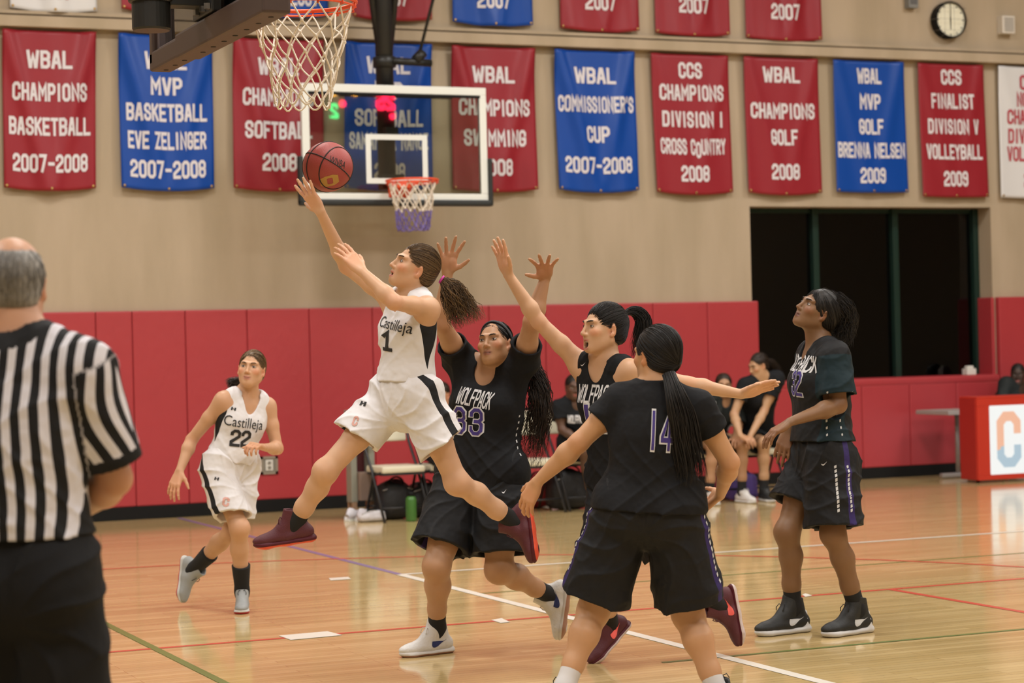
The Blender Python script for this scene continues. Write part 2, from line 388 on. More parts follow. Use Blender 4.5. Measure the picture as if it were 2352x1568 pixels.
b = MB(); b.box((XL+.06, YW-.036, .985), (XR+.02, YW+.3, 1.075), bev=.03); b.build('wall_pad', redv, hw)
# the tall dark glazing in the opening
YG = YW+.328
gframe = mat('dark_green_metal', (.012, .035, .026), .35, metal=.3); night = mat('night_wall', (.035, .036, .032), .9)
b = MB(); b.box((XL, YG, 1.0), (XR, YG+.02, 1.06)); b.box((XL, YG, ZO-.05), (XR, YG+.06, ZO)); win = structure(b.build('window_1', gframe))
mull = [on_y(1870, 600, YG)[0], on_y(2053, 600, YG)[0], XR-.03]
xs = [XL]+mull
for x in mull:
    b = MB(); b.box((x-.035, YG-.05, 1.0), (x+.035, YG+.07, ZO), bev=.006); b.build('mullion', gframe, win)
glass_d = mat('tinted_glass', (.04, .045, .04), .04, trans=1)
for x0, x1 in zip(xs[:-1], xs[1:]):
    b = MB(); b.box((x0+.035, YG+.02, 1.06), (x1-.035, YG+.03, ZO-.05)); b.build('glass_pane', glass_d, win)
b = MB()
for lo, hi in (((XL-1, YG+2, 0), (XR+3, YG+2.1, 3.4)), ((XL-1, YG+.2, 0), (XL-.9, YG+2, 3.4)), ((XR+2.9, YG+.2, 0), (XR+3, YG+2, 3.4)), ((XL-1, YG+.2, 3.3), (XR+3, YG+2, 3.4)), ((XL-1, YG+.2, -.1), (XR+3, YG+2, 0))): b.box(lo, hi)
structure(b.build('wall_corridor', night))
b = MB(); b.box((-.06, -.05, 0), (.06, .05, .07), bev=.008); b.box((-.04, -.03, .07), (.04, .03, .1), bev=.008)
o = b.build('white_box', mat('white_plastic', (.7, .68, .62), .5)); o.location = (on_y(2226, 850, YW+.12)[0], YW+.12, 1.073); tag(o, 'small white box standing on the low red padded ledge', 'box')
# recessed outlet in the wall pad
q = on_y(618, 1068, YW); b = MB(); w_, h_ = .085, .085
for lo, hi in (((-w_, -.012, -h_), (w_, .0, -h_+.025)), ((-w_, -.012, h_-.025), (w_, 0, h_)), ((-w_, -.012, -h_), (-w_+.025, 0, h_)), ((w_-.025, -.012, -h_), (w_, 0, h_))): b.box(lo, hi, 0)
b.box((-w_+.02, -.004, -h_+.02), (w_-.02, 0, h_-.02), 1); b.box((-.035, -.012, -.05), (.035, -.002, .05), 2, bev=.004)
for z in (-.022, .022): b.box((-.016, -.016, z-.014), (.016, -.01, z+.014), 1)
o = b.build('wall_outlet', [mat('grey_tan_metal', (.3, .26, .2), .5, metal=.3), mat('outlet_recess', (.22, .2, .16), .6), mat('white_plastic', (.7, .68, .62), .5)])
o.location = q; tag(o, 'pale wall outlet plate let into the red pads behind player 22', 'outlet')

# ------------------------------------------------------------------ banners
BRED = mat('red_satin', (.275, .015, .025), .40, spec=.35); BBLUE = mat('blue_satin', (.001, .055, .33), .38, spec=.35); BWHITE = mat('white_satin', (.66, .66, .67), .5)
LWHITE = mat('white_felt', (.68, .65, .68), .8); LRED = mat('red_felt', (.42, .06, .08), .8)
NY, NX = 44, 34
def banner(px0, px1, ytop, ybot, lines, cloth, letter, label, pxb0=None, pxb1=None, ztop=None, sag=.035, seed=0, fold=1.0):
    YP = YW+.02
    a = on_y(px0, ytop, YP); c = on_y(px1, ytop, YP); bo = on_y((pxb0 if pxb0 is not None else px0), ybot, YP); bo1 = on_y((pxb1 if pxb1 is not None else px1), ybot, YP)
    z1 = ztop if ztop else a[2]; H = z1-bo[2]; rg = np.random.default_rng(seed+11); ph = rg.random()*6
    x0t, x1t, x0b, x1b = a[0], c[0], bo[0], bo1[0]
    def S(u, v, off=0):
        u = np.asarray(u, float); v = np.asarray(v, float)
        x = (x0t*(1-v)+x0b*v)*(1-u)+(x1t*(1-v)+x1b*v)*u
        z = z1-v*H-sag*(1-(2*u-1)**2)*v**1.5+sag*.75*v**1.5
        r1 = np.exp(-((u-.04-.42*v)/.085)**2)*np.clip(1.25-v, 0, 1); r2 = np.exp(-((.96-u-.42*v)/.085)**2)*np.clip(1.25-v, 0, 1)
        y = YP-.03-off-fold*(.052*(r1+r2)+.013*np.sin(2*PI*(u*1.4+.25*v)+ph)*v+.009*np.sin(2*PI*(u*2.7-.5*v)+2*ph)*(.3+v)+.02*v*(1-(2*u-1)**2))
        return np.stack([x, y, z], -1)
    uu, vv = np.meshgrid(np.linspace(0, 1, NX), np.linspace(0, 1, NY)); V = S(uu, vv).reshape(-1, 3)
    Q = [(i*NX+j, i*NX+j+1, (i+1)*NX+j+1, (i+1)*NX+j) for i in range(NY-1) for j in range(NX-1)]
    o = link('banner', np_mesh('banner', V, Q), cloth); tag(o, label, 'banner', 'championship banners on the tan wall')
    sm = o.modifiers.new('thick', 'SOLIDIFY'); sm.thickness = .004; sm.offset = 1
    wid = (x1t-x0t+x1b-x0b)/2
    for txt, vc, wf, *drop in lines:
        V2, F2 = block_text(txt, wf*wid, .165, hw=.45, gap=1.2, step=.6, drop=drop[0] if drop else None)
        u = .5+V2[:, 0]/wid; v = vc-V2[:, 1]/H
        if drop and len(drop) > 1: u = u+drop[1]
        L = link('lettering', py_mesh('lettering', S(u, v, .006), F2), letter, o); L['label'] = ('white' if letter is LWHITE else 'red')+' block lettering'
    # a hem rod sleeve at the top and small brass grommets at the bottom
    for u in (.03, .5, .97):
        g = MB(); p = S(u, .985, .006); g.lathe(p, [(.004, .002), (.012, .002), (.012, -.003), (.004, -.003)], 12, ax=1); g.build('grommet', mat('brass', (.5, .33, .12), .35, metal=1), o)
    return o
ZT = 4.475
banner(2, 217, 70, 437, [('WBAL', .18, .49), ('CHAMPIONS', .385, .80), ('BASKETBALL', .60, .88), ('2007-2008', .83, .81)], BRED, LWHITE, 'red banner reading WBAL champions basketball 2007-2008, at the left end of the row', 8, 220, ZT, seed=1)
banner(268, 483, 72, 437, [('WBAL', .165, .45), ('MVP', .33, .34), ('BASKETBALL', .5, .86), ('EVE ZELINGER', .68, .84), ('2007-2008', .865, .81)], BBLUE, LWHITE, 'blue banner reading MVP basketball 2007-2008, behind the near hoop arm', 277, 491, ZT, seed=2)
banner(531, 738, 78, 438, [('WBAL', .18, .45), ('CHAMPIONS', .385, .79), ('SOFTBALL', .60, .74), ('2008', .81, .38)], BRED, LWHITE, 'red banner reading WBAL champions softball 2008, behind the near net', 534, 742, ZT, seed=3)
banner(788, 986, 86, 437, [('WBAL', .15, .5), ('MVP', .32, .33), ('SOFTBALL', .51, .78), ('SAMANTHA NANCE', .67, .9), ('2008', .87, .36)], BBLUE, LWHITE, 'blue banner reading MVP softball, behind the far glass backboard', 790, 992, ZT, seed=4)
banner(1031, 1223, 94, 440, [('WBAL', .19, .5), ('CHAMPIONS', .42, .84), ('SWIMMING', .63, .74), ('2008', .83, .4)], BRED, LWHITE, 'red banner reading WBAL champions swimming, beside the far backboard', 1040, 1232, ZT, seed=5)
banner(1267, 1450, 103, 441, [('WBAL', .175, .52), ("COMMISSIONER'S", .38, .93), ('CUP', .59, .29), ('2007-2008', .81, .83)], BBLUE, LWHITE, 'blue banner reading WBAL commissioners cup 2007-2008', 1281, 1466, ZT, seed=6)
banner(1490, 1667, 113, 446, [('CCS', .115, .3), ('CHAMPIONS', .275, .83), ('DIVISION I', .465, .78), ('CROSS COUNTRY', .66, .85, (7, -.9)), ('2008', .85, .37)], BRED, LWHITE, 'red banner reading CCS champions division I cross country', 1507, 1681, ZT, seed=7, fold=.4)
banner(1703, 1873, 122, 447, [('WBAL', .125, .5), ('CHAMPIONS', .39, .86), ('GOLF', .58, .36), ('2008', .83, .38)], BRED, LWHITE, 'red banner reading WBAL champions golf 2008', 1717, 1885, ZT, seed=8, fold=.4)
banner(1909, 2070, 133, 442, [('WBAL', .115, .34), ('MVP', .31, .29), ('GOLF', .5, .34), ('BRENNA NELSEN', .68, .94), ('2009', .87, .35)], BBLUE, LWHITE, 'blue banner reading WBAL MVP golf 2009', 1919, 2084, ZT, seed=9, fold=.35, sag=.01)
banner(2103, 2253, 144, 453, [('CCS', .1, .31), ('FINALIST', .28, .65), ('DIVISION V', .47, .77), ('VOLLEYBALL', .66, .85), ('2009', .86, .37)], BRED, LWHITE, 'red banner reading CCS finalist division V volleyball 2009', 2117, 2268, ZT, seed=10, fold=.3, sag=.01)
banner(2288, 2448, 153, 455, [('CCS', .12, .34, None, -.03), ('NORCAL', .25, .5), ('CHAMPIONS', .385, .78), ('DIVISION V', .53, .76), ('VOLLEYBALL', .665, .8), ('2009', .86, .36)], BWHITE, LRED, 'white banner with red lettering at the right end of the row', 2296, 2456, ZT, seed=11, fold=.3, sag=.01)
UT = 6.1
def upper(px0, px1, yb, lines, cloth, letter, label, seed): banner(px0, px1, yb-150, yb, lines, cloth, letter, label, px0+4, px1+4, UT, seed=seed)
upper(18, 218, 24, [('2008', .865, .36)], BWHITE, LRED, 'white banner with red numerals, only its hem showing above the left ledge', 21)
upper(274, 474, 26, [('2006', .8, .36)], BRED, LWHITE, 'red banner hem half hidden behind the black mast of the near hoop', 22)
upper(545, 748, 36, [('SOFTBALL', .72, .8), ('2006-2007', .865, .8)], BBLUE, LWHITE, 'blue banner hem showing behind the orange rim of the near hoop', 23)
upper(803, 987, 44, [('2007', .84, .36)], BRED, LWHITE, 'red banner hem behind the struts of the far hoop', 24)
upper(1034, 1219, 56, [('2007', .82, .4)], BBLUE, LWHITE, 'blue banner with only 2007 showing, in the upper row', 25)
upper(1282, 1461, 70, [('2007', .79, .4)], BRED, LWHITE, 'red banner with only 2007 showing, next to the blue one above the ledge', 26)
upper(1500, 1668, 80, [('2007', .78, .41)], BRED, LWHITE, 'red banner with only 2007 showing, second red one above the ledge', 27)
upper(1708, 1879, 91, [('MARIE ANTHONY', .60, .9), ('2007', .79, .39)], BRED, LWHITE, 'red banner with a name line over 2007, nearest the wall clock in the upper row', 28)

# ------------------------------------------------------------------ clock and wall boxes
def wall_clock(px, py):
    c = on_y(px, py, YW); r = .195
    t = empty('wall_clock', (c[0], YW+.05, c[2]), 'round white wall clock with black rim under a wire guard', 'clock')
    b = MB(); b.lathe((c[0], YW-.04, c[2]), [(r*.93, -.02), (r*1.03, -.02), (r*1.05, .0), (r*1.02, .09), (r*.93, .09)], 40, ax=1, cap=False); b.build('rim', dark, t)
    b = MB(); b.lathe((c[0], YW-.035, c[2]), [(r*.97, -.006), (r*.97, .05)], 40, ax=1, sm=False); f = b.build('dial', mat('dial_cream', (.82, .80, .64), .35), t)
    b = MB()
    for k in range(12):
        a = k*PI/6; d = A3(math.sin(a), 0, math.cos(a)); s_ = A3(math.cos(a), 0, -math.sin(a)); o = A3(c[0], YW-.0425, c[2])
        p0 = o+d*r*.78; p1 = o+d*r*.9; w = .006
        b = MB(); b.quadset([p0-s_*w, p0+s_*w, p1+s_*w, p1-s_*w], [(0, 1, 2, 3)]); b.build('hour_mark', dark, t)
    for nm, ang, l, w in (('hour_hand', 5.99, .55, .008), ('minute_hand', 0.02, .82, .006)):
        a = ang*PI/6 if nm == 'hour_hand' else ang; d = A3(math.sin(a), 0, math.cos(a)); s_ = A3(math.cos(a), 0, -math.sin(a)); o = A3(c[0], YW-.045, c[2])
        b = MB(); b.quadset([o-d*.03-s_*w, o-d*.03+s_*w, o+d*r*l+s_*w*.6, o+d*r*l-s_*w*.6], [(0, 1, 2, 3)]); b.build(nm, dark, t)
    b = MB(); wm = mat('steel_wire', (.35, .33, .3), .4, metal=1)
    for k in (-1, 0, 1):
        o = k*r*.62; e = math.sqrt(max(0, (r*1.2)**2-o*o))
        b.tube([A3(c[0]+o, YW+.0, c[2]-e), A3(c[0]+o, YW-.11, c[2]-e*.8), A3(c[0]+o, YW-.11, c[2]+e*.8), A3(c[0]+o, YW, c[2]+e)], .0018, 5)
        b.tube([A3(c[0]-e, YW, c[2]+o), A3(c[0]-e*.8, YW-.113, c[2]+o), A3(c[0]+e*.8, YW-.113, c[2]+o), A3(c[0]+e, YW, c[2]+o)], .0018, 5)
    b.build('wire_guard', wm, t)
wall_clock(2178, 47)
c = on_y(2311, 58, YW); b = MB(); b.box((-.085, -.05, -.1), (.085, .06, .1), 0, bev=.012)
for k in range(6): b.box((-.06, -.056, -.07+k*.026), (.06, -.048, -.058+k*.026), 1)
o = b.build('wall_speaker', [mat('off_white_plastic', (.62, .57, .5), .5), mat('grille_grey', (.3, .28, .25), .6)]); o.location = c; tag(o, 'small pale square wall fitting with slots, right of the clock', 'speaker')
c = on_y(2094, -2, YW); b = MB(); b.box((-.06, -.04, -.1), (.06, .06, .1), 0, bev=.006); b.box((-.04, -.046, -.06), (.04, -.038, .06), 1)
o = b.build('grey_box', [mat('grey_steel', (.2, .2, .19), .5), mat('dark_grey', (.1, .1, .1), .6)]); o.location = c; tag(o, 'grey metal box on the wall left of the clock', 'box')

# ------------------------------------------------------------------ hoops
orange = mat('orange_enamel', (.80, .085, .02), .35); blackm = mat('black_steel', (.014, .014, .013), .42, metal=.2); whitef = mat('white_enamel', (.72, .74, .70), .4)
clear = mat('clear_glass', (.82, .9, .84), .02, trans=1)
nt = clear.node_tree; b_ = nt.nodes['Principled BSDF']; out = nt.nodes['Material Output']
tr = nd(nt, 'ShaderNodeBsdfTransparent'); tr.inputs[0].default_value = (.80, .83, .78, 1); gl = nd(nt, 'ShaderNodeBsdfGlossy'); gl.inputs['Roughness'].default_value = .015
fr = nd(nt, 'ShaderNodeFresnel'); fr.inputs[0].default_value = 1.5; fb = math_n(nt, 'ADD', math_n(nt, 'MULTIPLY', fr.outputs[0], 1.7), .0); ms = nd(nt, 'ShaderNodeMixShader')
nt.links.new(fb, ms.inputs[0]); nt.links.new(tr.outputs[0], ms.inputs[1]); nt.links.new(gl.outputs[0], ms.inputs[2]); nt.links.new(ms.outputs[0], out.inputs[0])
cord = mat('net_cord', (.74, .66, .55), .85); purple = mat('purple_cord', (.16, .12, .36), .85); padm = mat('brown_black_pad', (.050, .027, .020), .5); silver = mat('silver_steel', (.5, .5, .5), .3, metal=1)
def net(c, r0, H, rbot, parent, rows=6, n=12, tw=.0036, mats=(cord,), purple_from=99, seed=1, spread=.12):
    rg = np.random.default_rng(seed); b = MB(); lev = [0, .16, .32, .48, .63, .78, .90][:rows+1] if rows == 6 else list(np.linspace(0, .92, rows+1)); pts = []
    for i, t in enumerate(lev):
        r = rbot+(r0-rbot)*(1-t)**1.25; ring = []
        for j in range(n):
            a = 2*PI*(j+(.5 if i % 2 else 0))/n; jit = 0 if i == 0 else .008
            ring.append(c+A3(math.cos(a)*r, math.sin(a)*r, -t*H)+rg.normal(0, 1, 3)*jit*A3(1, 1, .8))
        pts.append(ring)
    for i in range(rows):
        for j in range(n):
            for k in ((j, j-1) if (i+1) % 2 == 0 or i % 2 == 1 else (j, j-1)):
                kk = (j+1) % n if (i % 2 == 1 and k == j) else (j if i % 2 == 1 else k % n)
                p, q = pts[i][j], pts[i+1][kk]
                s = rg.normal(0, .006, 3); m = (p+q)/2+s+unit(A3(p[0]-c[0], p[1]-c[1], 0))*.006
                cc = [p*(1-t)**2+2*m*t*(1-t)+q*t*t for t in (0, .25, .5, .75, 1)]
                b.tube(cc, tw, 5, mi=1 if i >= purple_from else 0, cap=False)
    for j in range(n):                       # doubled hanging loops and end knots
        p = pts[rows][j]; q = pts[rows][(j+1) % n]
        m = (p+q)/2+A3(0, 0, -.05-.02*rg.random())
        b.tube([p*(1-t)**2+2*m*t*(1-t)+q*t*t for t in np.linspace(0, 1, 6)], tw, 5, mi=1 if purple_from < 99 else 0, cap=False)
        for i in range(1, rows+1): b.lathe(pts[i][j]+A3(0, 0, 0), [(.0015, -tw*2.2), (tw*1.9, -tw), (tw*1.9, tw), (.0015, tw*2.2)], 6, mi=1 if i > purple_from else 0)
    return b.build('net', list(mats), parent)
def rim(c, toward, parent):                  # toward = unit vector from the rim to its board
    r = .2375; side = A3(-toward[1], toward[0], 0); up = A3(0, 0, 1)
    b = MB(); b.tube([c+A3(math.cos(a)*r, math.sin(a)*r, 0) for a in np.linspace(0, 2*PI, 49)[:-1]], .0095, 10, closed=True)
    b.tube([c+A3(math.cos(a)*(r-.008), math.sin(a)*(r-.008), -.022) for a in np.linspace(0, 2*PI, 49)[:-1]], .005, 6, closed=True)
    for k in range(12):
        a = 2*PI*k/12; e = A3(math.cos(a), math.sin(a), 0); b.tube([c+e*(r-.002)+A3(0, 0, -.008), c+e*(r+.004)+A3(0, 0, -.03), c+e*(r-.014)+A3(0, 0, -.034), c+e*(r-.012)+A3(0, 0, -.018)], .004, 5)
    o = b.build('rim', orange, parent)
    b = MB(); p = c+toward*.225; e = c+toward*.375
    for s in (-1, 1):
        b.tube([c+side*s*.17+toward*.165+A3(0, 0, -.004), e+side*s*.09+A3(0, 0, -.03)], .012, 8)
    V = [p+side*.11+A3(0, 0, -.012), p-side*.11+A3(0, 0, -.012), e-side*.1+A3(0, 0, .0), e+side*.1+A3(0, 0, .0), p+side*.06+A3(0, 0, -.045), p-side*.06+A3(0, 0, -.045), e-side*.09+A3(0, 0, -.13), e+side*.09+A3(0, 0, -.13)]
    b.quadset(V, [(0, 1, 2, 3), (4, 7, 6, 5), (0, 4, 5, 1), (1, 5, 6, 2), (2, 6, 7, 3), (3, 7, 4, 0)])
    b.build('rim_bracket', orange, parent)
def hoop_far():
    t = empty('basketball_hoop', (XB, YB, 2.8), 'far side basketball hoop with clear glass backboard in front of the banners', 'hoop')
    x0, x1, z0, z1 = XB-.9145, XB+.9145, 2.896, 3.963; f = .062; g = MB()
    g.box((x0+f, YB+.004, z0+f), (x1-f, YB+.016, z1-f)); g.build('glass_board', clear, t)
    g = MB()
    for lo, hi in (((x0, YB, z0), (x1, YB+.05, z0+f)), ((x0, YB, z1-.075), (x1, YB+.05, z1)), ((x0, YB, z0+f), (x0+f*1.15, YB+.05, z1-.075)), ((x1-f*1.15, YB, z0+f), (x1, YB+.05, z1-.075))): g.box(lo, hi, bev=.006)
    g.build('board_frame', whitef, t)
    g = MB(); g.box((x0+f, YB-.001, z1-.1), (x1-f, YB+.03, z1-.075)); g.build('gasket', dark, t)
    g = MB(); a0, a1, b0, b1, w = XB-.305, XB+.305, RIM+.0, RIM+.457, .05
    for lo, hi in (((a0, b0), (a1, b0+w)), ((a0, b1-w), (a1, b1)), ((a0, b0+w), (a0+w, b1-w)), ((a1-w, b0+w), (a1, b1-w))): g.box((lo[0], YB-.003, lo[1]), (hi[0], YB+.003, hi[1]))
    g.build('target_square', whitef, t)
    g = MB(); g.box((x0-.045, YB-.025, z0-.055), (x1+.045, YB+.06, z0+.004), bev=.02)
    for s in (x0-.045, x1-.0): g.box((s, YB-.025, z0-.05), (s+.045, YB+.06, z0+.40), bev=.02)
    g.build('edge_padding', mat('black_foam', (.013, .015, .014), .6), t)
    rim(A3(XB, YB-.381, RIM), A3(0, 1, 0), t)
    net(A3(XB, YB-.381, RIM-.025), .215, .44, .135, t, rows=5, n=12, tw=.006, mats=(cord, purple, orange), purple_from=3, seed=4)
    yb = YB+.22; g = MB(); g.tube([A3(XB-.02, yb, 3.02), A3(XB-.02, yb, 7.4)], .085, 16); m = g.build('mast', blackm, t)
    xm = XB-.02
    g = MB(); g.box((xm-.11, YB+.05, 3.0), (xm+.11, yb-.05, 3.14)); g.build('mount_arm', blackm, t); g = MB(); g.box((xm-.5, YB+.05, 3.86), (xm+.62, YB+.11, 3.93)); g.build('mount_arm', blackm, t); g = MB(); g.box((xm-.06, YB+.05, 3.5), (xm+.06, yb, 3.58)); g.build('mount_arm', blackm, t)
    for dx, zt in ((-.26, 5.0), (.3, 5.0)):
        g = MB(); g.tube([A3(xm+dx*.18, yb, 4.32), A3(xm+dx*1.6, yb+.05, 7.4)], .035, 10); g.build('strut', blackm, t)
    g = MB(); g.tube([A3(xm+.05, yb-.08, 4.21), A3(xm+.44, yb-.08, 4.2)], .035, 10); g.tube([A3(xm+.28, yb-.08, 4.22), A3(xm+.36, yb-.08, 4.3)], .05, 10); g.build('crank_arm', blackm, t)
    g = MB(); g.tube([A3(xm+.31, yb-.08, 4.24), A3(xm+.62, yb-.08, 5.3), A3(xm+1.1, yb-.08, 7.4)], .016, 8); g.build('winch_rod', blackm, t)
    g = MB(); g.lathe(A3(xm, yb, 4.2), [(.088, -.05), (.11, -.04), (.11, .05), (.088, .06)], 20); g.build('collar', blackm, t)
hoop_far()
def hoop_near():
    xb = XN-.381; t = empty('basketball_hoop', (xb, YN, 2.8), 'near main basketball hoop at top left, seen from below and behind', 'hoop')
    y0, y1, z0, z1 = YN-.9145, YN+.9145, 2.896, 3.963; f = .06
    g = MB(); g.box((xb-.018, y0+f, z0+f), (xb-.006, y1-f, z1-f)); g.build('glass_board', clear, t)
    steel = mat('grey_mauve_steel', (.16, .13, .14), .4, metal=.5)
    g = MB()
    for lo, hi in (((xb-.05, y0, z0), (xb, y1, z0+f)), ((xb-.05, y0, z1-f), (xb, y1, z1)), ((xb-.05, y0, z0), (xb, y0+f, z1)), ((xb-.05, y1-f, z0), (xb, y1, z1))): g.box(lo, hi, bev=.004)
    g.build('board_frame', steel, t)
    def wrap(ya, yb_, zlo, zhi, xa, xc): 
        g = MB(); g.box((xa, ya, zlo), (xc, yb_, zhi), bev=.012)
        n = int((yb_-ya)/.17)
        for k in range(n):
            y = ya+(k+.6)*.17; g.lathe((xa+(xc-xa)*.55, y, zlo), [(.006, -.0015), (.012, -.0015), (.012, .004)], 10, mi=1)
        return g
    wrap(y1-.50, y1+.03, z0-.045, z0+.045, xb-.075, xb+.03).build('edge_padding', [padm, dark], t)
    wrap(y0-.03, y1-.50, z0-.055, z0+.055, xb-.088, xb+.03).build('edge_padding', [padm, dark], t)
    g = MB(); g.box((xb-.075, y1-.03, z0-.02), (xb+.03, y1+.03, z0+.32), bev=.012); g.build('edge_padding', padm, t)
    rim(A3(XN, YN, RIM), A3(-1, 0, 0), t)
    net(A3(XN, YN, RIM-.026), .222, .455, .11, t, rows=6, n=12, tw=.0042, seed=3)
    xm = xb-.36; c = A3(xm, YN-.02, 0)
    q = P(348, 60, 9.0); c = A3(q[0], q[1], 0)
    g = MB(); g.lathe(c, [(.0, q[2]-.02), (.076, q[2]-.02), (.082, q[2]-.012), (.082, q[2]+.13)], 32, sm=False); g.lathe(c, [(.092, q[2]+.10), (.096, q[2]+.105), (.096, q[2]+.125), (.092, q[2]+.13)], 32); g.tube([c+A3(0, 0, q[2]+.12), c+A3(0, 0, 7.3)], .08, 24); g.build('mast', blackm, t)
    g = MB(); g.box((c[0]+.07, c[1]-.05, q[2]+.085), (xb-.03, c[1]+.05, q[2]+.15), bev=.006); g.build('mount_arm', blackm, t); g = MB(); g.box((xb-.09, c[1]-.16, q[2]+.05), (xb-.05, c[1]+.16, q[2]+.45), bev=.006); g.build('mount_plate', blackm, t); g = MB(); g.box((c[0]-.02, c[1]-.06, q[2]+.5), (xb-.04, c[1]+.06, q[2]+.6)); g.build('mount_arm', blackm, t)
    for dy in (-.12, -.04, .06): g = MB(); g.lathe((xb-.1, c[1]+dy, q[2]+.075), [(.0, -.012), (.016, -.012), (.016, .012), (0, .012)], 6, sm=False); g.build('bolt', silver, t)
hoop_near()
# the lit scoreboard on the front wall, seen only as its mirror image in the far glass
def scoreboard():
    def mirror(px, py, Ys):                  # where a ray that bounces off the far board meets the front wall
        k = _fw+CR*(px-1176)/FPX-CU*(py-784)/FPX; p = CAMP+k*(YB/k[1]); k2 = k*A3(1, -1, 1); return p+k2*((Ys-YB)/k2[1])
    Ys = -3.8
    def em(n, c, s): return mat(n, (.02, .02, .02), .5, emit=c, estr=s)
    G, Rr, Yy = em('green_digit', (.02, 1, .25), 14), em('red_digit', (1, .015, .06), 30), em('amber_digit', (1, .42, .02), 22)
    q0 = mirror(640, 300, Ys); q1 = mirror(1000, 150, Ys)
    t = empty('scoreboard', ((q0[0]+q1[0])/2, -4, q0[2]), 'electronic scoreboard with lit digits on the wall facing the banners', 'scoreboard')
    b = MB(); b.box((min(q0[0], q1[0]), -3.97, min(q0[2], q1[2])), (max(q0[0], q1[0]), -3.85, max(q0[2], q1[2])), bev=.02); b.build('case', mat('scoreboard_black', (.02, .02, .022), .6), t)
    def dig(px, py, ch, hpx, wpx, m, hw=.3):
        c_ = mirror(px, py, Ys+.04); sc = hpx/FPX*(np.linalg.norm(c_-A3(0, 2*YB, CAMH))); V2, F2 = block_text(ch, sc*wpx/hpx, sc, hw=hw, gap=1.1)
        V = [(c_[0]-v[0], c_[1], c_[2]+v[1]) for v in V2]; link('digit', py_mesh('digit', V, F2), m, t)
    dig(768, 254, '2', 34, 20, G, .42); dig(886, 233, '25', 40, 44, Rr, .55)
    for px, py, r, m in ((787, 238, 8, Rr), (902, 267, 7, Rr), (767, 211, 9, Yy), (816, 211, 9, Yy)):
        c_ = mirror(px, py, Ys+.04); rr = r/FPX*np.linalg.norm(c_-A3(0, 2*YB, CAMH)); b = MB(); b.lathe(c_, [(.001, 0), (rr, 0), (rr, .01)], 16, ax=1); b.build('lamp_dot', m, t)
scoreboard()

# ------------------------------------------------------------------ bench row: chairs, bags, bottle, cart
cream = mat('cream_vinyl', (.66, .62, .47), .45, bump=.05, bscale=20); cframe = mat('charcoal_tube', (.03, .03, .032), .4, metal=.4); pinkp = mat('faded_red_print', (.62, .33, .28), .6)
def make_chair(label):
    t = empty('folding_chair', (0, 0, 0), label, 'chair', 'team folding chairs along the wall')
    b = MB(); b.box((-.205, -.21, .425), (.205, .19, .485), bev=.02); b.build('seat', cream, t)
    b = MB(); R_ = Matrix.Rotation(math.radians(-11), 3, 'X'); R_ = np.array(R_)
    b.box((-.2, -.02, -.115), (.2, .02, .115), bev=.018, R=R_, c=A3(0, .245, .80)); o = b.build('backrest', cream, t)
    V2, F2 = block_text('C', .10, .12, hw=.5); V = [R_ @ A3(v[0], -.0215, v[1])+A3(0, .245, .80) for v in V2]
    p = link('print', py_mesh('print', V, F2), pinkp, o)
    for s in (-1, 1):
        b = MB(); b.tube([A3(s*.218, -.27, .0), A3(s*.218, .0, .43), A3(s*.218, .20, .68), A3(s*.212, .275, .93)], .013, 8); b.build('leg', cframe, t)
        b = MB(); b.tube([A3(s*.200, .24, 0), A3(s*.200, .02, .40), A3(s*.200, -.17, .43)], .012, 8); b.build('leg', cframe, t)
    for y, z, w in ((-.2, .12, .009), (.18, .12, .009), (.275, .93, .013)): b = MB(); b.tube([A3(-.212, y, z), A3(.212, y, z)], w, 8); b.build('crossbar', cframe, t)
    b = MB(); b.box((-.2, -.2, .405), (.2, .17, .43)); b.build('seat_frame', cframe, t)
    return t
def dup(root, loc, rz, label):
    r = root.copy(); COL.objects.link(r); r.location = loc; r.rotation_euler = (0, 0, rz); r['label'] = label
    for ch in list(root.children):
        c = ch.copy(); COL.objects.link(c); c.parent = r
        for g in ch.children: d = g.copy(); COL.objects.link(d); d.parent = c
    return r
YC = 17.62
def bx(px, z=.45, Y=17.4): return on_y(px, 1090, Y)[0]
chair0 = make_chair('empty cream folding chair beside the grey cart, behind the leaping player'); chair0.location = (bx(928), YC, 0); chair0.rotation_euler = (0, 0, .03)
dup(chair0, (bx(1046), YC+.02, 0), -.04, 'cream folding chair under the bench player half hidden by player 33')
dup(chair0, (bx(1240), YC, 0), .05, 'empty cream folding chair right of player 33 and her long hair')
dup(chair0, (bx(1358), YC+.03, 0), -.03, 'cream folding chair under the seated player in a black T-shirt')
dup(chair0, (bx(1655), YC, 0), .03, 'cream folding chair under the seated player in a black jacket')
dup(chair0, (bx(1765), YC+.02, 0), -.05, 'cream folding chair under the player bending forward on the bench')
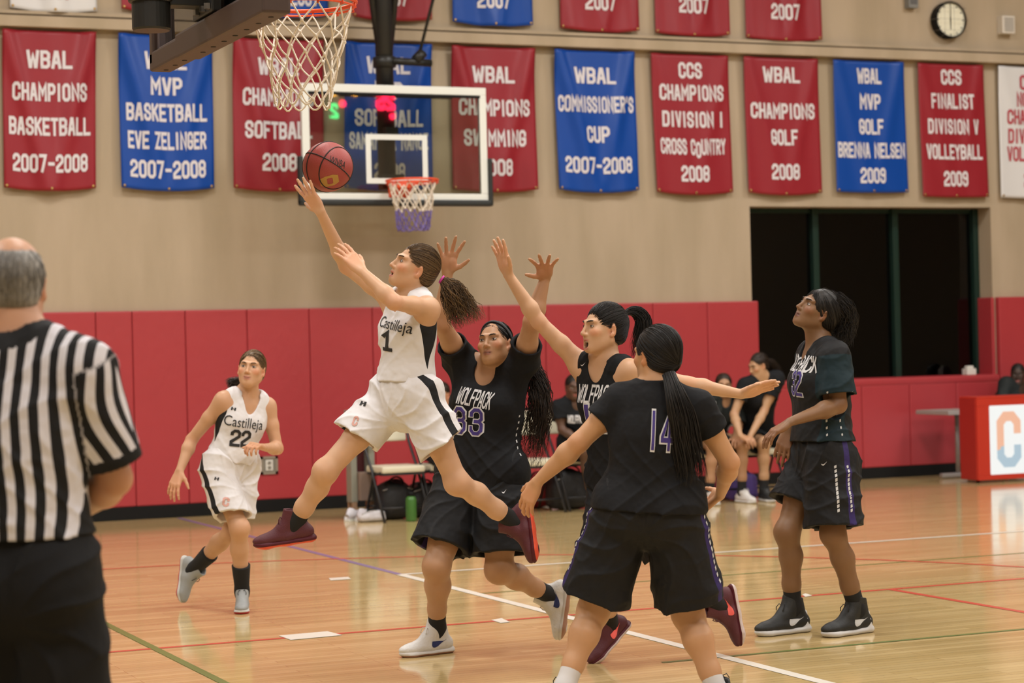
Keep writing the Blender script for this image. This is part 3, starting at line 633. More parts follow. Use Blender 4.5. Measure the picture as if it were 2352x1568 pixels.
def lump(name, px, py, w, h, d, m, label, cat, Y=None, top=0, parts=None):
    """a slumped soft bag: rounded body that bulges low, with a seam and handle loop"""
    p = on_floor(px, py) if Y is None else on_y(px, py, Y); p = A3(p[0], p[1], 0); rg = np.random.default_rng(int(px)); t = empty(name, p, label, cat)
    n, k = 22, 12; V = []; F = []
    for i in range(k+1):
        ph = -PI/2+PI*i/k
        for j in range(n):
            a = 2*PI*j/n; se = lambda c, e: math.copysign(abs(c)**e, c)
            x = se(math.cos(ph), .55)*se(math.cos(a), .6)*w/2; y = se(math.cos(ph), .55)*se(math.sin(a), .6)*d/2; z = h/2+se(math.sin(ph), .6)*h/2
            s_ = 1+.05*math.sin(3*a+px)+.05*math.sin(5*ph+2*a); V.append(p+A3(x*s_*(1.06-.18*z/h), y*s_, max(.002, z*(1+.05*math.sin(2*a+px)))))
    for i in range(k):
        for j in range(n): F.append((i*n+j, i*n+(j+1) % n, (i+1)*n+(j+1) % n, (i+1)*n+j))
    link('body', py_mesh('body', V, F, True), m, t)
    b = MB(); b.tube([p+A3(math.cos(a)*w*.2, -d*.25, h*.93+math.sin(a)*h*.18) for a in np.linspace(0, PI, 9)], .009, 6); b.build('handle', dark, t)
    b = MB(); b.tube([p+A3(x*w*.42, -d*.40, h*.80+.02*math.cos(x*2)) for x in np.linspace(-1, 1, 9)], .005, 5); b.build('zip', silver, t)
    return t
blackb = mat('black_nylon', (.014, .014, .016), .6, bump=.2, bscale=30); pinkb = mat('pink_fabric', (.42, .05, .11), .7); purpb = mat('purple_fabric', (.08, .045, .22), .7); redb = mat('red_nylon', (.36, .02, .03), .6); greyb = mat('grey_mesh', (.09, .085, .09), .7)
lump('duffel_bag', 905, 1185, .34, .34, .3, blackb, 'black duffel bag with pale trim under the empty chair by the cart', 'bag', Y=17.75)
lump('duffel_bag', 972, 1188, .34, .30, .3, blackb, 'black duffel bag under the chairs, right of the green bottle', 'bag', Y=17.8)
lump('backpack', 1306, 1150, .42, .36, .3, blackb, 'big black backpack under the T-shirt players chair', 'bag', Y=17.7)
lump('backpack', 1228, 1150, .30, .30, .25, redb, 'red bag under the empty chair right of player 33', 'bag', Y=18.1)
lump('backpack', 1700, 1120, .30, .26, .28, purpb, 'purple bag on the floor between two bench players', 'bag', Y=17.55)
lump('backpack', 1650, 1100, .24, .33, .24, pinkb, 'pink bag under the chair of the jacketed bench player', 'bag', Y=17.9)
def bottle(px, py, r, h, m, mc, label):
    p = on_floor(px, py); t = empty('water_bottle', p, label, 'bottle')
    b = MB(); b.lathe(p, [(r*.9, .001), (r, .012), (r, h*.72), (r*.93, h*.78), (r*.6, h*.86)], 20); b.build('body', m, t)
    b = MB(); b.lathe(p, [(r*.64, h*.85), (r*.66, h*.97), (r*.5, h)], 16); b.tube([p+A3(r*.3*math.cos(a), 0, h+r*.45*math.sin(a)) for a in np.linspace(0, PI, 7)], r*.12, 6); b.build('lid', mc, t)
bottle(945, 1197, .048, .26, mat('green_plastic', (.05, .16, .03), .35), dark, 'tall green water bottle standing on the floor in front of the chairs')
wsock = mat('white_cloth', (.66, .64, .68), .85, bump=.3, bscale=30)
def shoe_pair(px, py, label, m, rot):
    p = on_floor(px, py); t = empty('white_shoes', p, label, 'shoes'); c_, s_ = math.cos(rot), math.sin(rot); R_ = np.array([[c_, -s_, 0], [s_, c_, 0], [0, 0, 1]])
    for k in (-1, 1):
        o = p+R_ @ A3(.0, k*.065, 0)
        prof = [(-.13, .03, .045), (-.10, .036, .10), (-.05, .036, .095), (.0, .037, .07), (.06, .043, .055), (.11, .038, .042), (.14, .015, .03)]
        V = []; F = []; n = 12
        for x, w, h in prof:
            for j in range(n):
                a = 2*PI*j/n; V.append(o+R_ @ A3(x, math.cos(a)*w, max(.018, .018+(h-.0)*max(0, math.sin(a)))))
        for i in range(len(prof)-1):
            for j in range(n): F.append((i*n+j, i*n+(j+1) % n, (i+1)*n+(j+1) % n, (i+1)*n+j))
        F += [tuple(range(n)), tuple(range((len(prof)-1)*n, len(prof)*n))]
        u = link('shoe', py_mesh('shoe', V, F, True), m, t)
        V = [o+R_ @ A3(x, sg*w*1.08, z) for z in (.001, .02) for sg in (1,) for x, w, h in prof]+[o+R_ @ A3(x, -w*1.08, z) for z in (.001, .02) for x, w, h in prof[::-1]]
        n = len(prof); lo = list(range(n))+list(range(2*n, 3*n)); hi = list(range(n, 2*n))+list(range(3*n, 4*n))
        F = [tuple(lo), tuple(hi)]+[(lo[i], lo[(i+1) % (2*n)], hi[(i+1) % (2*n)], hi[i]) for i in range(2*n)]
        link('sole', py_mesh('sole', V, F), whitef, u)
        g = MB()
        for kx in range(4): g.tube([o+R_ @ A3(.0+kx*.02, -.022, .088-kx*.008), o+R_ @ A3(.0+kx*.02, .022, .088-kx*.008)], .004, 5)
        g.build('laces', wsock, u)
shoe_pair(832, 1195, 'pair of white shoes left on the floor in front of the grey cart', wsock, .5)
lump('towel', 852, 1186, .26, .10, .18, wsock, 'crumpled white towel lying behind the white shoes', 'towel', Y=17.62)
shoe_pair(1245, 1160, 'pair of white and red shoes lying under the chair right of player 33', mat('white_red_leather', (.6, .42, .42), .5), .2)
# the grey cart
def cart():
    x0, x1 = bx(812, Y=17.9), bx(866, Y=17.75); y = 17.95; gm = mat('grey_green_paint', (.26, .26, .21), .5); gm2 = mat('brown_grey_panel', (.23, .16, .125), .6)
    t = empty('equipment_cart', ((x0+x1)/2, y, 0), 'grey upright equipment cart on casters beside the empty chair', 'cart')
    for x in (x0, x1):
        b = MB(); b.box((x-.028, y-.07, .15), (x+.028, y+.07, .95), bev=.006); b.build('upright', gm, t)
    b = MB(); b.box((x0+.03, y-.13, .17), (x1-.03, y+.13, .42), bev=.006); b.build('bin', gm2, t)
    b = MB(); b.box((x0-.03, y-.09, .945), (x1+.03, y+.09, .975), bev=.006); b.build('top_shelf', gm, t)
    b = MB(); b.box((x0+.03, y+.05, .42), (x1-.03, y+.065, .94)); b.build('shade_sheet', mat('shaded_red_sheet', (.10, .012, .016), .6), t)  # sheet added across the open frame, coloured as the shaded red behind it
    for x in (x0, x1):
        for dy in (-.05, .05):
            b = MB(); b.box((x-.02, y+dy-.02, .07), (x+.02, y+dy+.02, .16), 1); b.lathe((x-.015, y+dy, .045), [(.01, 0), (.044, 0), (.044, .03), (.01, .03)], 16, ax=0); b.build('caster', [dark, mat('tan_metal', (.35, .22, .13), .5)], t)
cart()
# scorers' table with its lit front, and a grey cantilever stand
def scorer_table():
    a = on_floor(2248, 1110); y = a[1]; x0 = a[0]; x1 = x0+2.4; z1 = .86; dp = .30
    rp = mat('red_gloss_panel', (.52, .035, .02), .35); t = empty('scorer_table', (x0, y, 0), 'red scorers table with a lit white front panel bearing a big letter C', 'table')
    sx0 = on_y(2273, 1000, y)[0]
    b = MB(); b.box((x0, y, .081), (sx0+.01, y+.06, z1-.076)); b.box((x0, y, z1-.075), (x1, y+.06, z1)); b.box((x0, y, .03), (x1, y+.05, .08)); b.build('front_frame', rp, t)
    b = MB(); b.box((x0-.004, y+.03, .03), (x0+.03, y+dp, z1), bev=.006); b.build('side_panel', mat('shaded_red_side', (.36, .02, .015), .4), t)  # the front's red made darker: the side face's shade is in its colour
    b = MB(); b.box((x0, y, z1), (x1, y+dp, z1+.02), bev=.006); b.build('table_top', rp, t)
    b = MB(); b.box((sx0, y-.004, .08), (x1-.05, y+.02, z1-.075), bev=.012); s = b.build('lit_panel', mat('lit_white_screen', (.12, .12, .12), .3, emit=(.93, .96, .95), estr=.86), t)
    cx = on_y(2317, 1020, y)[0]; cz = .435; V2, F2 = block_text('C', .30, .57, hw=.42, step=.2); 
    def em(n, c, st): return mat(n, tuple(x*.15 for x in c), .5, emit=c, estr=st)
    top = [f for f in F2 if (np.mean([V2[i][1]-V2[i][0]*.55 for i in f]) > -.03)]; bot = [f for f in F2 if f not in top]
    for f_, m_ in ((top, em('lit_orange_print', (.85, .48, .33), .9)), (bot, em('lit_blue_print', (.42, .55, .64), .9))):
        Vw, Fw = weld([(cx+v[0], y-.006, cz+v[1]) for v in V2], f_, 1e-3); used = sorted({i for f in Fw for i in f}); mp_ = {k: i for i, k in enumerate(used)}; link('emblem', py_mesh('emblem', [Vw[i] for i in used], [tuple(mp_[i] for i in f) for f in Fw]), m_, s)
    for x in (x0+.1, x1-.1):
        b = MB(); b.lathe((x-.015, y+.15, .022), [(.005, 0), (.021, 0), (.021, .03), (.005, .03)], 12, ax=0); b.build('caster', dark, t)
scorer_table()
def stand():
    p = on_floor(2192, 1097); y = p[1]; x = p[0]; gm = mat('galvanised_grey', (.30, .27, .25), .5, metal=.4)
    H = on_y(2200, 940, y)[2]; xl = on_y(2140, 942, y)[0]; t = empty('folding_table', (x, y, 0), 'grey table end with a single leg and brace, left of the scorers table', 'table')
    b = MB(); b.box((xl, y-.3, H-.045), (x+.25, y+.3, H), bev=.008); b.build('table_top', mat('grey_laminate', (.33, .29, .27), .6), t)
    b = MB(); b.tube([A3(x+.05, y, .04), A3(x+.05, y, H-.04)], .024, 10); b.build('leg', gm, t)
    b = MB(); b.tube([A3(x+.05, y, H-.28), A3(xl+.3, y, H-.05)], .014, 8); b.build('brace', gm, t)
    b = MB(); b.box((x-.17, y-.03, .008), (x+.15, y+.03, .055), bev=.012); b.build('foot', gm, t)
stand()
print('setting', round(time.time()-T0, 1))
# ------------------------------------------------------------------ implicit surfaces -> one continuous mesh
class Field:
    def __init__(s): s.ops = []
    def cone(s, a, b, ra, rb, k=.02, op='u', n=None, fl=1.0, cut=None, w=None):
        s.ops.append(('c', A3(*a), A3(*b), ra, rb, k, op, None if n is None else unit(n), fl, cut)); return s
    def ell(s, c, r, k=.02, op='u', R=None): s.ops.append(('e', A3(*c), A3(*r), R, k, op)); return s
    def half(s, c, n, k=.0): s.ops.append(('h', A3(*c), unit(n), k)); return s       # keeps the side behind the plane
    def warp(s, f): s.ops.append(('w', f)); return s
    def bounds(s):
        lo = np.full(3, 1e9); hi = -lo
        for o in s.ops:
            if o[0] == 'c' and o[6] == 'u':
                r = max(o[3], o[4])*max(1, o[8]); lo = np.minimum(lo, np.minimum(o[1], o[2])-r); hi = np.maximum(hi, np.maximum(o[1], o[2])+r)
            if o[0] == 'e' and o[5] == 'u': r = max(o[2]); lo = np.minimum(lo, o[1]-r); hi = np.maximum(hi, o[1]+r)
        return lo, hi
    def mesh(s, h):
        lo, hi = s.bounds(); lo = lo-3*h-.012; hi = hi+3*h+.012; N = np.ceil((hi-lo)/h).astype(int)+1
        ax = [(lo[i]+h*np.arange(N[i])).astype(np.float32) for i in range(3)]
        F = np.full(N, .05, np.float32)
        for o in s.ops:
            if o[0] == 'h':
                c, n, k = o[1:]
                d = ((ax[0]-c[0])*n[0])[:, None, None]+((ax[1]-c[1])*n[1])[None, :, None]+((ax[2]-c[2])*n[2])[None, None, :]
                np.maximum(F, d.astype(np.float32), out=F) if not k else F.__setitem__(slice(None), np.maximum(F, d)+np.clip(k-np.abs(F-d), 0, None)**2/(4*k)); continue
            if o[0] == 'w':
                m = np.abs(F) < .03; i = np.nonzero(m)
                F[i] += o[1](np.stack([ax[0][i[0]], ax[1][i[1]], ax[2][i[2]]], -1)).astype(np.float32); continue
            if o[0] == 'c':
                _, a, b, ra, rb, k, op, n, fl, cut = o; r = max(ra, rb)*max(1, fl); bl = np.minimum(a, b)-r; bh = np.maximum(a, b)+r
            else:
                _, c, rr, R, k, op = o; r = max(rr); bl = c-r; bh = c+r
            mg = max(k, 2.5*h)+.004
            i0 = np.clip(np.floor((bl-mg-lo)/h).astype(int), 0, N); i1 = np.clip(np.ceil((bh+mg-lo)/h).astype(int)+1, 0, N)
            if (i1 <= i0).any(): continue
            X, Y, Z = ax[0][i0[0]:i1[0]][:, None, None], ax[1][i0[1]:i1[1]][None, :, None], ax[2][i0[2]:i1[2]][None, None, :]
            if o[0] == 'c':
                ba = b-a; l2 = max(1e-9, ba @ ba); x, y, z = X-np.float32(a[0]), Y-np.float32(a[1]), Z-np.float32(a[2])
                tr = (x*np.float32(ba[0]/l2)+y*np.float32(ba[1]/l2))+z*np.float32(ba[2]/l2); t = np.clip(tr, 0, 1)
                qx, qy, qz = x-t*np.float32(ba[0]), y-t*np.float32(ba[1]), z-t*np.float32(ba[2])
                L = np.sqrt(qx*qx+qy*qy+qz*qz)
                if n is not None and fl != 1:
                    dn = (qx*np.float32(n[0])+qy*np.float32(n[1])+qz*np.float32(n[2]))*np.float32(1/fl-1)
                    L2 = np.sqrt((qx+dn*np.float32(n[0]))**2+(qy+dn*np.float32(n[1]))**2+(qz+dn*np.float32(n[2]))**2)
                    d = (L2-(ra+t*np.float32(rb-ra)))*(L+1e-4)/(L2+1e-4)
                else: d = L-(ra+t*np.float32(rb-ra))
                if cut is not None:                       # (end-plane normal): the far end is cut flat
                    cn = unit(cut); d = np.maximum(d, (X-np.float32(b[0]))*np.float32(cn[0])+(Y-np.float32(b[1]))*np.float32(cn[1])+(Z-np.float32(b[2]))*np.float32(cn[2]))
            else:
                x, y, z = X-np.float32(c[0]), Y-np.float32(c[1]), Z-np.float32(c[2])
                if R is None: p = (x, y, z)
                else: p = [x*np.float32(R[0, j])+y*np.float32(R[1, j])+z*np.float32(R[2, j]) for j in range(3)]
                k0 = np.sqrt((p[0]/rr[0])**2+(p[1]/rr[1])**2+(p[2]/rr[2])**2); k1 = np.sqrt((p[0]/rr[0]**2)**2+(p[1]/rr[1]**2)**2+(p[2]/rr[2]**2)**2)
                d = k0*(k0-1)/np.maximum(k1, 1e-6)
            G = F[i0[0]:i1[0], i0[1]:i1[1], i0[2]:i1[2]]
            if op == 'u': G[...] = np.minimum(G, d)-np.clip(k-np.abs(G-d), 0, None)**2/(4*k+1e-9)
            else: G[...] = np.maximum(G, -d)+np.clip(k-np.abs(G+d), 0, None)**2/(4*k+1e-9)
        return snets(F, lo, h)
def snets(F, lo, h):
    I = F < 0; c = np.zeros(np.array(F.shape)-1, np.int8)
    for a in (0, 1):
        for b in (0, 1):
            for d in (0, 1): c += I[a:F.shape[0]-1+a, b:F.shape[1]-1+b, d:F.shape[2]-1+d]
    idx = np.argwhere((c > 0) & (c < 8)); ids = np.full(c.shape, -1, np.int32); ids[tuple(idx.T)] = np.arange(len(idx))
    acc = np.zeros((len(idx), 3)); cnt = np.zeros(len(idx)); cor = [(a, b, d) for a in (0, 1) for b in (0, 1) for d in (0, 1)]
    val = {q: F[idx[:, 0]+q[0], idx[:, 1]+q[1], idx[:, 2]+q[2]] for q in cor}
    for q in cor:
        for i in range(3):
            if q[i]: continue
            q2 = tuple(1 if j == i else q[j] for j in range(3)); f0, f1 = val[q], val[q2]; m = (f0 < 0) != (f1 < 0)
            t = np.where(m, f0/np.where(m, f0-f1, 1), 0)
            p = np.array(q, float)[None].repeat(len(idx), 0); p[:, i] = t; acc[m] += p[m]; cnt[m] += 1
    V = lo+h*(idx+acc/cnt[:, None]); Q = []
    for i in range(3):
        s0 = [slice(1, -1)]*3; s1 = [slice(1, -1)]*3; s0[i] = slice(0, -1); s1[i] = slice(1, None)
        A, B = I[tuple(s0)], I[tuple(s1)]; e = np.argwhere(A != B); j, k = (i+1) % 3, (i+2) % 3
        off = np.ones(3, int); off[i] = 0; e = e+off; inside = I[tuple(e.T)]
        def cell(dj, dk):
            q = e.copy(); q[:, j] += dj; q[:, k] += dk; return ids[tuple(q.T)]
        quad = np.stack([cell(-1, -1), cell(0, -1), cell(0, 0), cell(-1, 0)], -1); quad[~inside] = quad[~inside][:, ::-1]; Q.append(quad)
    Q = np.concatenate(Q); return V, Q[(Q >= 0).all(1)]
def laplace(V, Q, it=1, w=.5):
    E = np.concatenate([Q[:, [0, 1]], Q[:, [1, 2]], Q[:, [2, 3]], Q[:, [3, 0]]]); n = len(V)
    for _ in range(it):
        S = np.stack([np.bincount(E[:, 0], V[E[:, 1], i], n)+np.bincount(E[:, 1], V[E[:, 0], i], n) for i in range(3)], -1); c = np.bincount(E[:, 0], None, n)+np.bincount(E[:, 1], None, n)
        V = V*(1-w)+w*S/np.maximum(c, 1)[:, None]
    return V
def attr_f(me, name, a):
    at = me.attributes.new(name, 'FLOAT', 'POINT'); at.data.foreach_set('value', np.asarray(a, np.float32))
def attr_c(me, name, a):
    at = me.attributes.new(name, 'FLOAT_COLOR', 'POINT'); at.data.foreach_set('color', np.concatenate([a, np.ones((len(a), 1))], 1).astype(np.float32).ravel())
# skin and hair share one material each; the person's own colouring is an attribute of the body
skm = mat('skin', (.5, .3, .2), .48); nt = skm.node_tree; b_ = nt.nodes['Principled BSDF']
at = nd(nt, 'ShaderNodeAttribute', attribute_name='tone'); tc = nd(nt, 'ShaderNodeTexCoord'); nz = nd(nt, 'ShaderNodeTexNoise'); nz.inputs['Scale'].default_value = 9; nz.inputs['Detail'].default_value = 4
nt.links.new(tc.outputs['Object'], nz.inputs[0]); mr = nd(nt, 'ShaderNodeMapRange'); mr.inputs[3].default_value = .9; mr.inputs[4].default_value = 1.1; nt.links.new(nz.outputs['Fac'], mr.inputs[0])
vm = nd(nt, 'ShaderNodeVectorMath', operation='SCALE'); nt.links.new(at.outputs['Color'], vm.inputs[0]); nt.links.new(mr.outputs[0], vm.inputs['Scale']); nt.links.new(vm.outputs[0], b_.inputs['Base Color'])
b_.inputs['Subsurface Weight'].default_value = .12; b_.inputs['Subsurface Radius'].default_value = (.02, .008, .004); b_.inputs['Subsurface Scale'].default_value = .6; b_.inputs['Specular IOR Level'].default_value = .4
def hair_mat(name, c, c2):
    m = mat(name, c, .5, spec=.35); nt = m.node_tree; b = nt.nodes['Principled BSDF']; at = nd(nt, 'ShaderNodeAttribute', attribute_name='lock')
    mx = nd(nt, 'ShaderNodeMix', data_type='RGBA'); nt.links.new(at.outputs['Fac'], mx.inputs[0]); mx.inputs[6].default_value = (*c, 1); mx.inputs[7].default_value = (*c2, 1); nt.links.new(mx.outputs[2], b.inputs['Base Color']); return m
HAIR = {'black': hair_mat('black_hair', (.006, .005, .005), (.022, .017, .014)), 'brown': hair_mat('brown_hair', (.045, .024, .011), (.24, .145, .065)), 'dark': hair_mat('dark_brown_hair', (.012, .008, .006), (.045, .026, .016)), 'grey': hair_mat('grey_hair', (.14, .13, .12), (.36, .34, .31))}
eye_m = [mat('eye_white', (.62, .58, .54), .25), mat('iris_brown', (.05, .025, .015), .2), mat('lash_black', (.01, .008, .007), .6)]
brow = {'brown': mat('brow_brown', (.06, .035, .02), .8), 'black': mat('brow_black', (.012, .009, .008), .8), 'grey': mat('brow_grey', (.2, .18, .16), .8), 'dark': mat('brow_dark', (.018, .012, .009), .8)}
tooth = mat('teeth', (.7, .66, .58), .3)
def lerp(a, b, t): return a*(1-t)+b*t
def hand(F, w, d, n, right, S, curl=.15, spread=.12, thumb=.5, curls=None, droop=0):
    """palm, five fingers of their own lengths, thumb off the side of the palm"""
    d = unit(d); n = unit(n-d*(n @ d)); s = np.cross(d, n) if right else np.cross(n, d); S = S*1.02
    pl = .088*S
    K = [w+d*pl+s*.031*S, w+d*(pl+.005*S)+s*.010*S, w+d*pl-s*.011*S, w+d*(pl-.008*S)-s*.030*S]
    R0 = [.0130, .0134, .0126, .0116]
    for i, kx in enumerate(K): F.cone(w+d*.008*S+s*(.012-.008*i)*S, kx, .0155*S, R0[i]*S, .012, n=n, fl=.85)
    F.ell(w+d*.045*S+s*.02*S+n*.009*S, (.02*S, .032*S, .014*S), .012, R=np.stack([s, d, n], 1)); F.ell(w+d*.05*S-s*.02*S+n*.007*S, (.016*S, .034*S, .012*S), .012, R=np.stack([s, d, n], 1))
    LN = [(.040, .024, .020), (.044, .028, .021), (.041, .026, .021), (.032, .020, .018)]; tips = []
    for i in range(4):
        a = spread*(1.5-i)+.02; dd = unit(d*math.cos(a)+s*math.sin(a)); p = K[i]; c_ = (curls[i] if curls else curl)
        cu = droop; r = [.0098, .0091, .0082, .0070]; r = [x*(.9 if i == 3 else 1)*S for x in r]
        for j in range(3):
            cu += c_*(1 if j else .9); q = p+(dd*math.cos(cu)+n*math.sin(cu))*LN[i][j]*S; F.cone(p, q, r[j], r[j+1], .0045 if j else .007); p = q
        tips.append(p)
    p = w+d*.022*S+s*.020*S+n*.004*S
    td = unit(s*(.75+.3*thumb)+d*(.95-.5*thumb)+n*.30); q = p+td*.040*S; F.cone(p, q, .0145*S, .0115*S, .010); p = q
    td = unit(td+d*.35+n*.12); q = p+td*.032*S; F.cone(p, q, .0110*S, .0098*S, .005); p = q; td = unit(td+d*.2+n*.1*(1+2*curl)); q = p+td*.026*S; F.cone(p, q, .0098*S, .0072*S, .004); tips.append(q)
    return tips
def person(name, label, D, px, S=1., g=1., skin=(.5, .28, .17), look=(0, 0, 1), hup=(0, 1, 0), hh=.222, hair=None, hands=None, jersey=None, shorts=None, socks=None, shoes=None, mouth=.0, browc='dark', vox=.0048, lips=(.42, .13, .11), group=None, arm=1., leg=1., male=False, ears=True, face=True, neckr=1., bust=1., bare=()):
    J = {k: v if isinstance(v, np.ndarray) else P(v[0], v[1], D+(v[2] if len(v) > 2 else 0)) for k, v in px.items()}
    pL, pR, sL, sR, nk, hc = (J[k] for k in ('pL', 'pR', 'sL', 'sR', 'nk', 'hc')); pel = (pL+pR)/2
    up = unit(nk-pel); lh = unit(pL-pR); ls = unit(sL-sR); fh = unit(np.cross(lh, up)); fs = unit(np.cross(ls, up)); lh = np.cross(up, fh); ls = np.cross(up, fs); fm = unit(fh+fs); lm = unit(lh+ls); L = np.linalg.norm(nk-pel)
    waist, rib, chest = pel+up*.36*L, pel+up*.60*L, pel+up*.80*L
    root = empty('person', on_floor(*px['root']) if 'root' in px else A3(pel[0], pel[1], 0), label, 'person', group)
    fwd = unit(cv(*look)); hu = cv(*hup); rt = unit(np.cross(fwd, hu)); hu = np.cross(rt, fwd); R = np.stack([rt, fwd, hu], 1); hs = hh/.222
    H = lambda x, y, z: hc+R @ (A3(x, y, z)*hs)
    def torso(F, off=0., lo=0., low=0., k=.05):
        lw = off+low
        F.cone(pR+up*.03, pL+up*.03, .100*g*S+lw, .100*g*S+lw, k, n=fh, fl=.98)
        F.cone(pel-up*lo, waist, .142*g*S+lw, .118*g*S+off+low*.5, k, n=fh, fl=.74)
        F.cone(waist, rib, .118*g*S+off, .132*g*S+off, k, n=fm, fl=.76); F.cone(rib, chest, .134*g*S+off, .118*S*g**.5+off, k, n=fs, fl=.78)
        if bust and not male:
            for s in (-1, 1): F.ell(chest-up*.07*S+fs*.072*S*g+ls*s*.07*S*g, A3(.058, .05, .06)*S*g+off, .05, R=np.stack([ls, fs, up], 1))
        for s in (-1, 1): F.ell(pel-fh*.06*S+lh*s*.07*S*g-up*.02*S, A3(.085, .08, .09)*S*g+lw, .05, R=np.stack([lh, fh, up], 1))
    # ---- body
    F = Field(); torso(F)
    for sj, sg in ((sL, 1), (sR, -1)):
        F.cone(nk-up*.05*S, sj-up*.008, .058*S, .053*S*arm, .05); F.cone(nk+up*.03*S, lerp(nk, sj, .62)+up*.012*S, .042*S, .034*S, .04)
        F.cone(lerp(sj, chest, .22)-up*.02*S, rib+ls*sg*.075*S*g, .058*S, .065*S*g, .05)
    nb = H(0, -.018, -.065); F.cone(nk-up*.03, nb, .056*S*neckr, .051*S*neckr, .03)
    for e, sd in (('L', 1), ('R', -1)):
        s_, el, wr = J['s'+e], J['e'+e], J['w'+e]; a1 = lerp(s_, el, .45)
        F.cone(s_, a1, .054*S*arm, .044*S*arm, .03); F.cone(a1, el, .044*S*arm, .036*S*arm, .02); f1 = lerp(el, wr, .28)
        hn = cv(*hands[e]['n']); F.cone(el, f1, .037*S*arm, .041*S*arm, .02); F.cone(f1, wr, .041*S*arm, .0245*S, .02, n=hn, fl=.88)
        if not hands[e].get('skip'):
          hd = cv(*hands[e]['d']) if 'd' in hands[e] else J['h'+e]-wr
          J['tips'+e] = hand(F, wr, hd, hn, e == 'R', S*(1.1 if male else 1.), **{k: v for k, v in hands[e].items() if k in ('curl', 'spread', 'thumb', 'curls', 'droop')})
        h_, kn, an, to = J['p'+e], J['k'+e], J['a'+e], J['t'+e]; m1 = lerp(h_, kn, .5)
        fk = unit(fh*.08+(kn-(h_+an)/2)); F.cone(h_, m1, .090*S*g*leg, .074*S*g*leg, .04); F.cone(m1, kn, .074*S*g*leg, .054*S*leg, .03); F.ell(kn+fk*.010*S, A3(1, 1, 1)*.046*S*leg, .04)
        c1 = lerp(kn, an, .32)-fk*.012*S; F.cone(kn, c1, .050*S*leg, .053*S*leg, .04); F.cone(c1, lerp(kn, an, .7), .053*S*leg, .042*S, .03); F.cone(lerp(kn, an, .7), an, .042*S, .035*S, .03); o_, f_, _, u_, k_ = foot_frame(J, e, shoes or {}, S); F.cone(an, o_+f_*.06*k_+u_*.05*k_, .034*S, .026*S, .03); F.cone(o_+f_*.05*k_+u_*.04*k_, o_+f_*.18*k_+u_*.032*k_, .024*S, .018*S, .02)
    # ---- head
    if face:
        F.ell(H(0, -.016, .024), A3(.073, .092, .086)*hs, .02, R=R); F.ell(H(0, .028, -.03), A3(.0585 if not male else .062, .062, .078)*hs, .03, R=R)
        F.ell(H(0, .052, -.064), A3(.040, .036, .040)*hs, .03, R=R); F.cone(H(0, .072, -.094), H(0, .066, -.09), .0165*hs, .018*hs, .022)
        for s in (-1, 1):
            F.cone(H(s*.048, .0, -.055), H(s*.018, .066, -.096), .018*hs, .013*hs, .03); F.ell(H(s*.038, .064, -.024), A3(.022, .018, .018)*hs, .025, R=R)
            F.cone(H(s*.010, .088, .020), H(s*.042, .073, .022), .0075*hs, .0085*hs, .014)
            F.ell(H(s*.031, .098, .003), A3(.017, .018, .0115)*hs, .012, 's', R=R); F.ell(H(s*.0315, .0705, .001), A3(.0145, .0132, .0128)*hs, .004, R=R)
        F.cone(H(0, .088, .010), H(0, .107, -.030), .0065*hs, .0088*hs, .012); F.ell(H(0, .108, -.033), A3(.0095, .0095, .008)*hs, .008, R=R)
        for s in (-1, 1): F.ell(H(s*.0105, .097, -.037), A3(.0075, .0095, .0068)*hs, .006, R=R); F.ell(H(s*.006, .105, -.0435), A3(.0032, .005, .003)*hs, .002, 's', R=R)
        mo = mouth*hs; F.cone(H(-.021, .080, -.0625), H(0, .0935, -.0595), .0042*hs, .0068*hs, .008); F.cone(H(.021, .080, -.0625), H(0, .0935, -.0595), .0042*hs, .0068*hs, .008)
        F.cone(H(-.018, .0795, -.068-mouth*.9), H(.0, .090, -.0725-mouth), .0045*hs, .0078*hs, .008); F.cone(H(.018, .0795, -.068-mouth*.9), H(.0, .090, -.0725-mouth), .0045*hs, .0078*hs, .008)
        if mouth > .002: F.ell(H(0, .094, -.066-mouth*.5), A3(.0175, .03, .0022+mouth*.58)*hs, .003, 's', R=R)
        else: F.cone(H(-.021, .090, -.0655), H(.021, .090, -.0655), .0020, .0020, .003, 's')
    if ears:
        for s in (-1, 1):
            q = H(s*.074, -.008, -.012); E = np.stack([unit(rt*s*.9-fwd*.5), unit(fwd*.9+rt*s*.45), hu], 1)
            F.ell(q, A3(.007, .017, .030)*hs, .008, R=E); F.ell(H(s*.083, .0, -.012), A3(.006, .009, .016)*hs, .004, 's', R=E); F.ell(H(s*.074, .004, -.036), A3(.006, .008, .01)*hs, .006, R=E)
    V, Q = F.mesh(vox); V = laplace(V, Q, 1, .35); me = np_mesh('body', V, Q)
    tone = np.tile(np.array(skin, float), (len(V), 1))
    def tint(c, r, col, wgt, Rm=None):
        d = V-c; d = d @ Rm if Rm is not None else d; q = np.sqrt(((d/np.asarray(r))**2).sum(1)); w_ = (np.clip(1.25-q, 0, .5)/.5*wgt)[:, None]; tone[:] = tone*(1-w_)+np.array(col)*w_
    sk = np.array(skin)
    for e in 'LR':
        tint(J['w'+e]+unit(J['tips'+e][1]-J['w'+e])*.1*S if 'tips'+e in J else J['w'+e], (.075*S,)*3, sk*A3(1.12, .93, .9), .55); tint(J['e'+e], (.05*S,)*3, sk*A3(1.0, .82, .78), .45); tint(J['k'+e], (.06*S,)*3, sk*A3(.95, .82, .78), .5)
